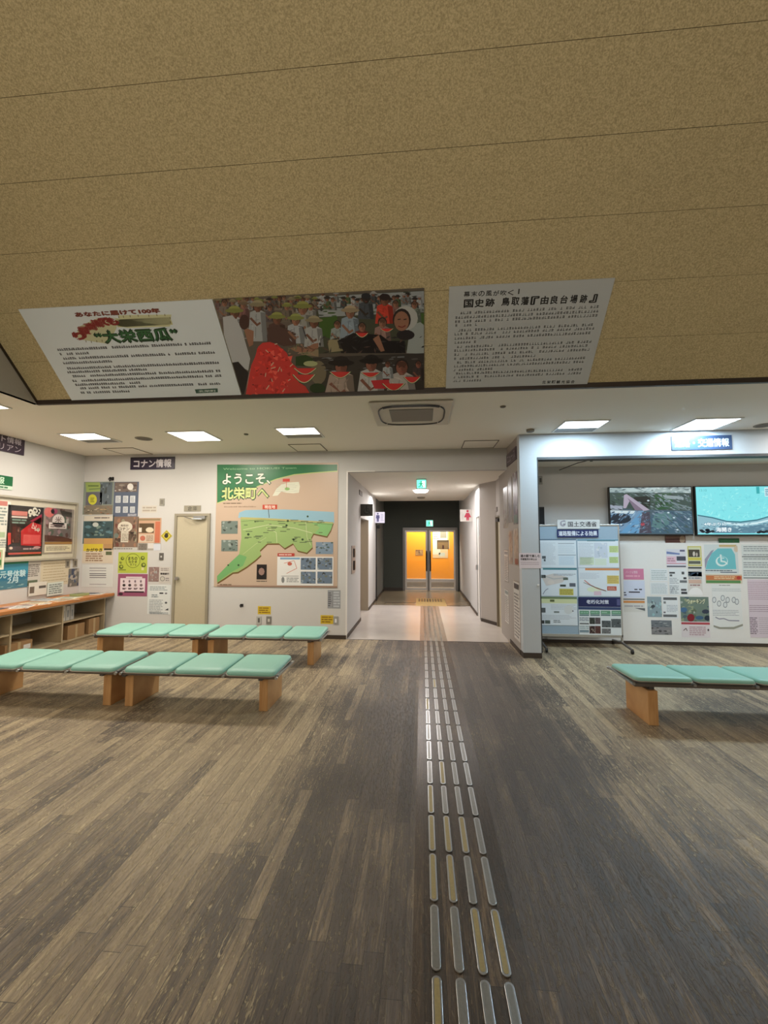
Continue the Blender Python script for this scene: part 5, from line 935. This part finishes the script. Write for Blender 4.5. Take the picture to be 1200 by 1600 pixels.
def tv2(s):
    s.frac(0, 0, 1, 1, (128, 226, 232), 1)
    s.poly([(690, 300), (800, 320), (900, 345), (1000, 350), (1120, 335), (1240, 300), (1240, 430), (690, 430)], (140, 186, 200), 2); s.poly([(690, 296), (800, 314), (900, 340), (1000, 345), (1120, 330), (1240, 296), (1240, 304), (1120, 339), (1000, 354), (900, 349), (800, 323), (690, 304)], (50, 110, 126), 3)
    s.poly([(880, 348), (1000, 362), (1120, 350), (1240, 322), (1240, 332), (1120, 364), (1000, 376), (880, 362)], (206, 234, 240), 3); s.poly([(860, 372), (1000, 384), (1120, 372), (1240, 350), (1240, 430), (800, 430)], (90, 130, 150), 3)
    s.rect(1115, 95, 1135, 145, (56, 170, 176), 3); s.rect(1175, 100, 1240, 165, (206, 236, 240), 3); s.fine(1180, 108, 1240, 160, 4, (90, 150, 170), 4); s.text('13:10', 705, 112, 755, 130, (96, 190, 196), 4, .02)
    s.text('4年ぶりに', 735, 350, 900, 378, (50, 120, 150), 4, .08); s.text('4年ぶりに', 737, 352, 898, 376, (236, 250, 252), 6, .03); s.text('海開き', 825, 388, 935, 420, (236, 246, 250), 5, .03)
    r = random.Random(3)
    for i in range(12): x = r.uniform(690, 800) if i % 3 else r.uniform(1130, 1200); s.ell(x, r.uniform(405, 428), 16, 9, (20, 30, 40), 6, 7)
    s.dabs(690, 95, 1240, 330, [(112, 214, 222), (150, 236, 240), (134, 222, 228), (160, 240, 240)], 160, 1.3, 12, 8); s.dabs(700, 355, 1240, 428, [(120, 160, 176), (84, 120, 140), (170, 206, 216), (104, 150, 168)], 130, 3.3, 12, 9, 0)
    for i in range(26): s.rect(*(lambda x, y: (x, y, x + r.uniform(10, 60), y + 3))(r.uniform(700, 1180), r.uniform(140, 300)), (112, 212, 222), 2)
tvset(2.84, 4.035, 1.625, 2.365, 'left television showing grey road camera pictures', tv1, V9); tvset(4.075, 5.27, 1.62, 2.365, 'right television showing a pale turquoise beach picture', tv2, V9)
# speaker / box on wall, small plate
o = thing('wall_speaker', 'black box on the booth wall behind the pillar', 'speaker', (1.83, 6.8, 1.79)); MB().box(-.06, .06, -.05, 0, 0, .28).build('speaker_case', M_BLACK, o, .006); MB().box(-.05, .05, -.053, -.05, .02, .26).build('speaker_mesh', mat((30, 30, 32), .8, bump=.4, scale=300), o)
plate((841, 744, 847.5, 757), (150, 150, 146), 'small grey wall plate high behind the pillar', (.25, .25, .75, .75), (80, 80, 78), pl=('Y', 6.8))
o = thing('curtain_rail', 'thin cable and clip hanging under the booth ceiling', 'cable', (2.35, 6.2, 2.7)); MB().tube([(.05, 0, -.005), (-.1, .1, -.03), (-.3, .3, -.1)], .006).build('cable', M_UND, o); MB().cyl((.05, 0, -.03), .02, .03, 12).build('clip', M_BLACK, o)
# papers on the booth pinboard
V6 = (970, 830, 5.217); PB = ('Y', 6.782)
def pin(px, base, lb, fn, pl=PB, nm='poster'):
    s = Sheet(pl, px, base, .0015, V6, PAPER); fn(s); return s.done(nm, lb, 'poster', 'papers on the booth pinboard')
PW_ = (222, 228, 232)
pin((20, 305, 188, 395), (206, 128, 160), 'pink headed sheet beside the rolling board', lambda s: (s.text('パーク＆情報', .1, .2, .7, .45, (230, 196, 210), 1, .02, True), s.fine(.1, .55, .8, .8, 1, (226, 170, 190), 1, frac=True)))
pin((20, 400, 198, 545), (206, 214, 234), 'lavender sheet with short black lines', lambda s: [s.rect(x, y, x + w, y + 9, (46, 46, 64), 1) for x, y, w in ((110, 470, 25), (148, 470, 24), (65, 492, 90), (20, 496, 20), (20, 515, 26))])
def p_o(s): s.rect(20, 568, 198, 584, (206, 140, 80), 1); s.rect(20, 550, 198, 558, (90, 90, 90), 1); s.poly([(110, 625), (198, 628), (198, 650)], (96, 100, 104), 1); s.fine(30, 600, 180, 620, 1, (170, 170, 176), 1)
pin((20, 549, 198, 660), (214, 214, 210), 'white sheet with an orange stripe low beside the rolling board', p_o)
pin((238, 305, 385, 408), PW_, 'pale text sheet, upper left of the pair of lists', lambda s: s.fine(.06, .1, .94, .9, 6, (150, 170, 172), 1, frac=True, fill=.35)); pin((238, 414, 385, 520), PW_, 'pale text sheet below the upper list', lambda s: s.fine(.06, .1, .94, .9, 7, (160, 178, 186), 1, frac=True, fill=.35))
def p_a(s): s.poly([(372, 165), (480, 180), (478, 192), (372, 185)], (110, 130, 180), 1); s.rect(480, 152, 520, 166, (90, 90, 120), 1); s.rect(455, 205, 528, 240, (70, 74, 90), 1); s.rect(370, 205, 450, 258, (222, 190, 206), 1); s.rect(370, 262, 530, 266, (196, 96, 120), 1); s.rect(370, 282, 530, 292, (80, 84, 96), 1); s.fine(380, 215, 440, 250, 2, (180, 140, 160), 2)
pin((368, 145, 534, 296), (214, 216, 226), 'white and pink sheet with a dark photo, under the left television', p_a)
def p_b(s): s.frac(.06, .05, .94, .95, (208, 212, 180), 1); s.rect(552, 150, 640, 210, (70, 66, 56), 2); s.ell(595, 185, 10, 20, (206, 200, 190), 3); s.ell(618, 190, 8, 16, (190, 180, 170), 3); s.rect(548, 215, 655, 236, (206, 196, 84), 2); s.rect(552, 243, 648, 266, (96, 100, 92), 2)
pin((542, 122, 662, 285), (196, 190, 90), 'yellow bordered sheet with a dark group photo', p_b)
def p_c(s): s.rect(395, 332, 440, 346, (70, 76, 80), 1); s.rect(398, 352, 418, 368, (90, 96, 100), 1); s.rect(495, 330, 516, 352, (80, 86, 90), 1); s.rect(510, 375, 534, 392, (60, 66, 70), 1); s.rect(480, 400, 538, 420, (110, 116, 120), 1); s.rect(490, 470, 534, 486, (76, 80, 84), 1); s.rect(492, 494, 540, 512, (60, 64, 70), 1); s.fine(398, 440, 470, 510, 5, (160, 170, 176), 1); s.line([(410, 500), (425, 455), (440, 480)], .008, (130, 140, 150), 1); s.fine(398, 378, 470, 430, 4, (176, 184, 190), 1)
pin((390, 305, 545, 520), PW_, 'black and white sheet with scattered small photos', p_c)
def p_d(s): s.rect(548, 330, 660, 368, (80, 116, 150), 1); s.photo(548, 330, 660, 368, [(90, 120, 150), (60, 90, 120), (130, 150, 170)], 10, 1, seed=71); s.rect(552, 395, 655, 425, (206, 176, 160), 1); s.rect(548, 292, 660, 305, (70, 76, 76), 1); s.fine(552, 372, 655, 392, 1, (150, 150, 160), 1)
pin((545, 290, 664, 430), (206, 208, 206), 'small sheet with a blue sea photo strip', p_d)
def p_arch(s): s.ell(608, 520, 60, 62, (236, 236, 236), 1, 20); s.fine(565, 432, 655, 448, 1, (150, 110, 110), 2)
pin((548, 432, 668, 520), (214, 212, 208), 'sheet with a pale arch shape', p_arch)
def p_e(s): s.photo(215, 535, 335, 700, [(140, 160, 170), (110, 130, 136), (170, 190, 190), (90, 106, 110), (150, 190, 196)], 24, 1, seed=72); s.ell(262, 612, 16, 12, (60, 70, 76), 3)
pin((213, 533, 336, 700), (150, 165, 170), 'grey blue landscape photo sheet at the lower left of the pinboard', p_e)
def p_f(s): s.rect(346, 540, 456, 560, (90, 94, 98), 1); s.rect(348, 572, 366, 590, (120, 126, 130), 1); s.rect(346, 680, 456, 698, (96, 100, 104), 1); s.fine(375, 600, 460, 660, 5, (180, 190, 200), 1); s.rect(348, 655, 364, 668, (110, 110, 120), 1)
pin((338, 533, 470, 708), PW_, 'white sheet with dark grey bars beside the landscape photo', p_f)
pin((246, 725, 418, 845), (120, 126, 132), 'dark grey twin photo sheet, lowest on the pinboard', lambda s: (s.photo(246, 727, 418, 780, [(110, 118, 126), (80, 90, 98), (150, 156, 160)], 18, 1, seed=73), s.photo(246, 783, 418, 843, [(130, 130, 134), (90, 94, 98), (150, 150, 150), (60, 60, 64)], 18, 1, seed=74)))
def p_g(s):
    s.photo(484, 536, 725, 735, [(110, 130, 120), (150, 160, 130), (76, 96, 110), (170, 180, 176), (96, 110, 90)], 40, 1, seed=75, big=.25); s.text('ウォーキング', 540, 552, 685, 590, (222, 222, 190), 4, .03); s.ell(570, 705, 30, 32, (130, 24, 40), 4); s.ell(690, 655, 30, 18, (50, 60, 80), 4); s.ell(510, 640, 30, 20, (70, 110, 150), 4); s.ell(640, 705, 34, 16, (60, 96, 130), 4); s.ell(704, 708, 24, 22, (30, 48, 66), 4); s.rect(488, 745, 730, 758, (176, 70, 80), 4)
    s.fine(560, 775, 690, 850, 5, (190, 160, 170), 4); s.line([(510, 810), (530, 790), (540, 812)], .01, (80, 60, 60), 4); s.ell(712, 805, 7, 10, (80, 70, 76), 4)
pin((482, 533, 730, 868), (222, 216, 220), 'colourful walking poster with a dark red ball', p_g)
def p_h(s):
    s.poly([(690, 310), (705, 250), (740, 180), (790, 140), (900, 140), (930, 190), (940, 310)], (110, 190, 200), 1); s.poly([(678, 230), (735, 160), (760, 150), (710, 230), (690, 300), (680, 300)], (150, 150, 170), 1.2); s.rect(800, 110, 940, 128, (196, 176, 130), 1); s.ell(940, 145, 20, 26, (206, 190, 170), 2)
    W = (220, 240, 240)
    s.ell(822, 245, 50, 42, W, 2, 20); s.ell(826, 240, 40, 34, (110, 190, 200), 2.2, 20); s.poly([(808, 205), (820, 205), (824, 240), (850, 244), (872, 268), (864, 272), (845, 254), (812, 250)], W, 3); s.ell(813, 197, 8, 8, W, 3); s.rect(816, 216, 842, 222, W, 3)
    s.fine(690, 316, 950, 326, 1, (50, 66, 80), 2); s.rect(810, 332, 945, 338, (80, 90, 110), 2)
pin((676, 108, 962, 345), (206, 216, 218), 'turquoise wheelchair parking poster under the televisions', p_h)
s = Sheet(('Y', 6.786), (797, 58, 968, 126), (26, 76, 46), .0015, V6); s.photo(797, 60, 968, 126, [(30, 84, 50), (20, 60, 40), (44, 96, 60), (70, 80, 50)], 10, 1, seed=76); s.done('poster', 'dark green card just under the right television', 'poster', 'papers on the booth pinboard')
s = Sheet(('Y', 6.786), (360, 30, 530, 120), (110, 84, 76), .0015, V6); s.rect(360, 60, 480, 92, (76, 44, 38), 1); s.ell(500, 66, 22, 30, (160, 140, 120), 1); s.rect(360, 95, 530, 120, (120, 92, 84), 1); s.done('poster', 'brown card under the left television', 'poster', 'papers on the booth pinboard')
def p_i(s): s.rect(695, 362, 985, 398, (196, 120, 76), 1); s.fine(760, 366, 950, 392, 2, (226, 200, 160), 2); s.rect(695, 402, 975, 422, (90, 140, 84), 1); s.ell(960, 380, 18, 14, (176, 60, 50), 2)
pin((688, 350, 990, 428), (206, 200, 180), 'orange and green banner strip on the pinboard', p_i)
def p_j(s):
    s.fine(800, 436, 900, 446, 1, (150, 150, 150), 1); s.fine(745, 465, 980, 492, 2, (160, 170, 176), 1, fill=.25)
    for x, y in ((760, 560), (830, 545), (870, 560), (920, 560), (800, 590), (850, 600), (945, 575)): s.ell(x, y, 18, 26, (150, 158, 164), 1, 9); s.ell(x, y, 12, 18, (214, 220, 222), 2, 9)
    s.fine(745, 640, 960, 690, 4, (150, 156, 166), 1, fill=.3); s.line([(770, 700), (800, 715), (840, 712), (880, 728), (965, 730)], .014, (130, 130, 150), 1); s.poly([(745, 765), (810, 782), (920, 780), (995, 755), (995, 772), (920, 800), (800, 798), (745, 780)], (150, 152, 140), 1)
pin((738, 432, 996, 800), (222, 226, 226), 'large white notice with curling lower edge and pale drawings', p_j)
def p_k(s):
    for r in range(4): s.fine(1000, 118 + r * 66, 1240, 168 + r * 66, 3, (130, 140, 146), 1, fill=.4)
    s.rect(985, 205, 1240, 211, (100, 106, 110), 2); s.rect(1000, 378, 1240, 384, (120, 128, 130), 2)
pin((980, 108, 1245, 388), (210, 218, 218), 'large list sheet under the right television', p_k)
def p_l(s): s.fine(1040, 410, 1240, 560, 10, (176, 150, 166), 1, fill=.3); s.fine(1050, 600, 1240, 660, 4, (150, 130, 146), 1, fill=.3); s.fine(1045, 700, 1110, 840, 10, (130, 116, 130), 1); s.fine(1130, 700, 1240, 840, 9, (176, 166, 176), 1, fill=.3)
pin((1030, 392, 1245, 870), (212, 200, 212), 'tall lilac text sheet at the right photo edge', p_l)
pin((1165, 160, 1420, 420), (205, 210, 214), 'white sheet continuing beyond the right photo edge', lambda s: s.fine(.06, .1, .94, .9, 7, (150, 160, 166), 1, frac=True), ('Y', 6.779)) if False else None

# ---- rolling display board
rb = thing('display_board', 'grey rolling display board covered with road improvement posters', 'display board', (2.29, 6.48, 0))
MB().box(-.57, .555, -.012, .012, .20, 1.76).build('board_panel', mat((150, 172, 190), .6, noise=.02), rb)
MB().box(-.585, -.565, -.018, .018, .08, 1.78).box(.55, .572, -.018, .018, .08, 1.78).box(-.585, .572, -.018, .018, 1.76, 1.785).box(-.585, .572, -.018, .018, .16, .20).build('board_frame', M_ALU, rb, .003)
for x in (-.575, .562):
    l = MB().tube([(x, -.30, .055), (x, 0, .085), (x, .30, .055)], .017, 10).build('foot', mat((110, 104, 100), .4, .5), rb)
    for yy in (-.29, .29): MB().cyl((x - .012, yy, .028), .028, .024, 16, 'x').build('caster', M_BLACK, l)
VB = (840, 800, 7.2727); BP = ('Y', 6.466)
def bpost(px, base, lb, fn, nm='poster', d=6.466): s = Sheet(('Y', d), px, base, .0015, VB, PAPER); fn(s); return s.done(nm, lb, 'poster', 'posters on the rolling display board')
s = Sheet(('Y', 6.46), (222, 88, 706, 190), (210, 212, 212), .004, VB); s.text('国土交通省', 345, 108, 668, 168, (76, 76, 80), 2, .02)
s.ell(285, 132, 34, 34, (160, 156, 166), 2, 20); s.ell(292, 126, 20, 22, (206, 208, 210), 3, 16); s.poly([(262, 110), (300, 92), (322, 104), (300, 112)], (150, 146, 158), 4); s.ell(300, 140, 12, 10, (130, 126, 138), 4); s.done('name_plate', 'white ministry name plate on top of the display board', 'sign')
s = Sheet(('Y', 6.458), (220, 200, 692, 288), (28, 44, 100), .004, VB); s.text('道路整備による効果', 238, 216, 674, 270, (226, 232, 244), 2, .04); s.done('title_sign', 'navy title strip with white letters near the display board top', 'sign')
B = (214, 224, 232)
def q1(s): s.rect(12, 305, 440, 322, (96, 120, 140), 1); s.fine(30, 345, 200, 600, 18, (176, 186, 196), 1, fill=.3); s.rect(232, 355, 415, 360, (90, 110, 130), 1); s.rect(232, 486, 435, 491, (90, 120, 140), 1); s.fine(235, 370, 420, 470, 9, (176, 196, 210), 1, fill=.3); s.rect(240, 500, 415, 608, (206, 222, 234), 1); s.fine(245, 505, 410, 600, 7, (160, 186, 206), 2, fill=.25); s.rect(50, 500, 92, 530, (80, 90, 96), 2); s.rect(70, 535, 90, 560, (90, 100, 106), 2)
bpost((12, 304, 444, 634), B, 'pale text poster, upper left of the display board', q1)
def q2(s): s.rect(452, 308, 925, 328, (110, 150, 170), 1); s.rect(560, 322, 880, 332, (80, 120, 130), 2); s.fine(470, 350, 630, 610, 16, (170, 180, 196), 1, fill=.3); s.rect(480, 515, 640, 600, (206, 222, 196), 1); s.photo(645, 350, 790, 520, [(196, 206, 220), (176, 190, 206), (214, 220, 226), (186, 200, 196)], 14, 1, seed=80); s.rect(815, 385, 915, 460, (196, 214, 150), 2); s.rect(815, 510, 915, 580, (190, 212, 150), 2); s.fine(820, 390, 905, 455, 4, (130, 150, 100), 3, fill=.3); s.fine(820, 515, 905, 575, 4, (130, 150, 100), 3, fill=.3); s.rect(650, 530, 780, 605, (206, 220, 206), 1)
bpost((450, 306, 932, 634), B, 'pale map and chart poster, upper right of the display board', q2)
def q3(s): s.rect(60, 636, 448, 656, (70, 130, 140), 1); s.poly([(40, 730), (180, 700), (340, 740), (280, 800), (100, 840)], (206, 200, 196), 1); s.line([(60, 720), (180, 760), (330, 745)], .012, (170, 176, 180), 2); s.rect(40, 715, 90, 750, (84, 90, 90), 2); s.rect(290, 745, 345, 772, (96, 110, 100), 2); s.rect(255, 825, 320, 848, (50, 60, 54), 2); s.rect(362, 808, 430, 848, (90, 96, 110), 2); s.rect(248, 872, 405, 944, (196, 190, 96), 2); s.fine(255, 880, 398, 938, 3, (140, 130, 60), 3, fill=.4); s.line([(60, 935), (80, 900), (100, 880), (120, 870)], .01, (130, 140, 160), 2); s.ell(150, 800, 40, 26, (214, 206, 200), 2); s.fine(180, 700, 430, 725, 2, (160, 170, 180), 2)
bpost((22, 636, 452, 958), B, 'poster with grey route map and yellow box, middle left', q3)
def q4(s): s.rect(540, 640, 925, 662, (206, 140, 90), 1); s.fine(480, 690, 700, 760, 5, (176, 186, 200), 1, fill=.3); s.line([(530, 775), (600, 830), (680, 870), (775, 895)], .014, (206, 140, 130), 2); s.line([(520, 800), (640, 850), (780, 900)], .008, (120, 130, 130), 2); s.ell(640, 880, 80, 30, (214, 226, 200), 1); s.rect(790, 722, 922, 815, (206, 190, 110), 2); s.rect(790, 845, 895, 892, (176, 80, 60), 2); s.fine(800, 855, 885, 885, 2, (226, 200, 190), 3, fill=.3); s.rect(640, 900, 722, 945, (216, 190, 206), 2); s.fine(800, 730, 915, 805, 4, (160, 130, 80), 3, fill=.3)
bpost((462, 636, 940, 960), B, 'poster with a red route line and orange band, middle right', q4)
def q5(s): s.rect(36, 962, 445, 985, (110, 130, 90), 1); s.rect(36, 990, 445, 1035, (206, 214, 170), 1); s.rect(140, 995, 190, 1020, (90, 100, 60), 2); s.fine(150, 1050, 440, 1110, 4, (176, 184, 190), 1, fill=.3); s.rect(42, 1088, 88, 1142, (84, 92, 96), 2); s.rect(185, 1128, 245, 1145, (110, 120, 120), 2); s.ell(350, 1110, 50, 50, (206, 212, 214), 2); s.fine(40, 1170, 440, 1220, 4, (170, 178, 186), 1, fill=.3); s.rect(40, 1230, 76, 1268, (50, 54, 56), 2); s.rect(84, 1230, 142, 1268, (84, 96, 92), 2); s.fine(180, 1225, 260, 1260, 2, (120, 130, 136), 2); s.ell(400, 1125, 8, 8, (90, 90, 100), 3)
bpost((32, 962, 456, 1290), B, 'poster with green heading and small photos, lower left', q5)
def q6(s):
    s.rect(462, 970, 950, 1075, (24, 34, 84), 1); s.text('老朽化対策', 556, 1000, 806, 1042, (220, 226, 240), 2, .03); s.rect(900, 990, 935, 1060, (80, 84, 130), 2); s.rect(462, 1084, 950, 1108, (50, 70, 110), 1)
    for i in range(4): x = 476 + i * 121; s.rect(x, 1122, x + 108, 1160, (96, 150, 120), 2); s.rect(x, 1166, x + 108, 1178, (70, 110, 110), 2); s.fine(x + 10, 1130, x + 98, 1152, 1, (150, 190, 170), 3)
    s.fine(475, 1195, 585, 1240, 3, (130, 140, 150), 2); s.rect(478, 1262, 582, 1274, (90, 96, 100), 2); s.fine(478, 1290, 580, 1330, 2, (150, 170, 176), 2); s.rect(478, 1340, 582, 1368, (130, 150, 160), 2)
    for k, (x0, y0, x1, y1, pl) in enumerate(((590, 1200, 650, 1272, 0), (655, 1200, 712, 1272, 1), (590, 1295, 650, 1380, 2), (655, 1295, 715, 1380, 3), (730, 1235, 830, 1310, 4), (838, 1215, 945, 1312, 4), (730, 1325, 830, 1380, 5))):
        s.photo(x0, y0, x1, y1, [[(50, 56, 50), (84, 90, 84), (30, 34, 32)], [(90, 80, 84), (60, 50, 56), (120, 110, 110)], [(56, 34, 32), (90, 60, 54), (170, 160, 150)], [(84, 50, 46), (50, 30, 30), (110, 70, 64)], [(84, 92, 96), (50, 56, 60), (130, 136, 140)], [(110, 112, 114), (160, 160, 164), (70, 72, 76)]][pl], 14, 2, seed=90 + k)
bpost((460, 966, 956, 1402), (216, 224, 228), 'navy headed poster with green boxes and small dark photos, lower right', q6, d=6.462)
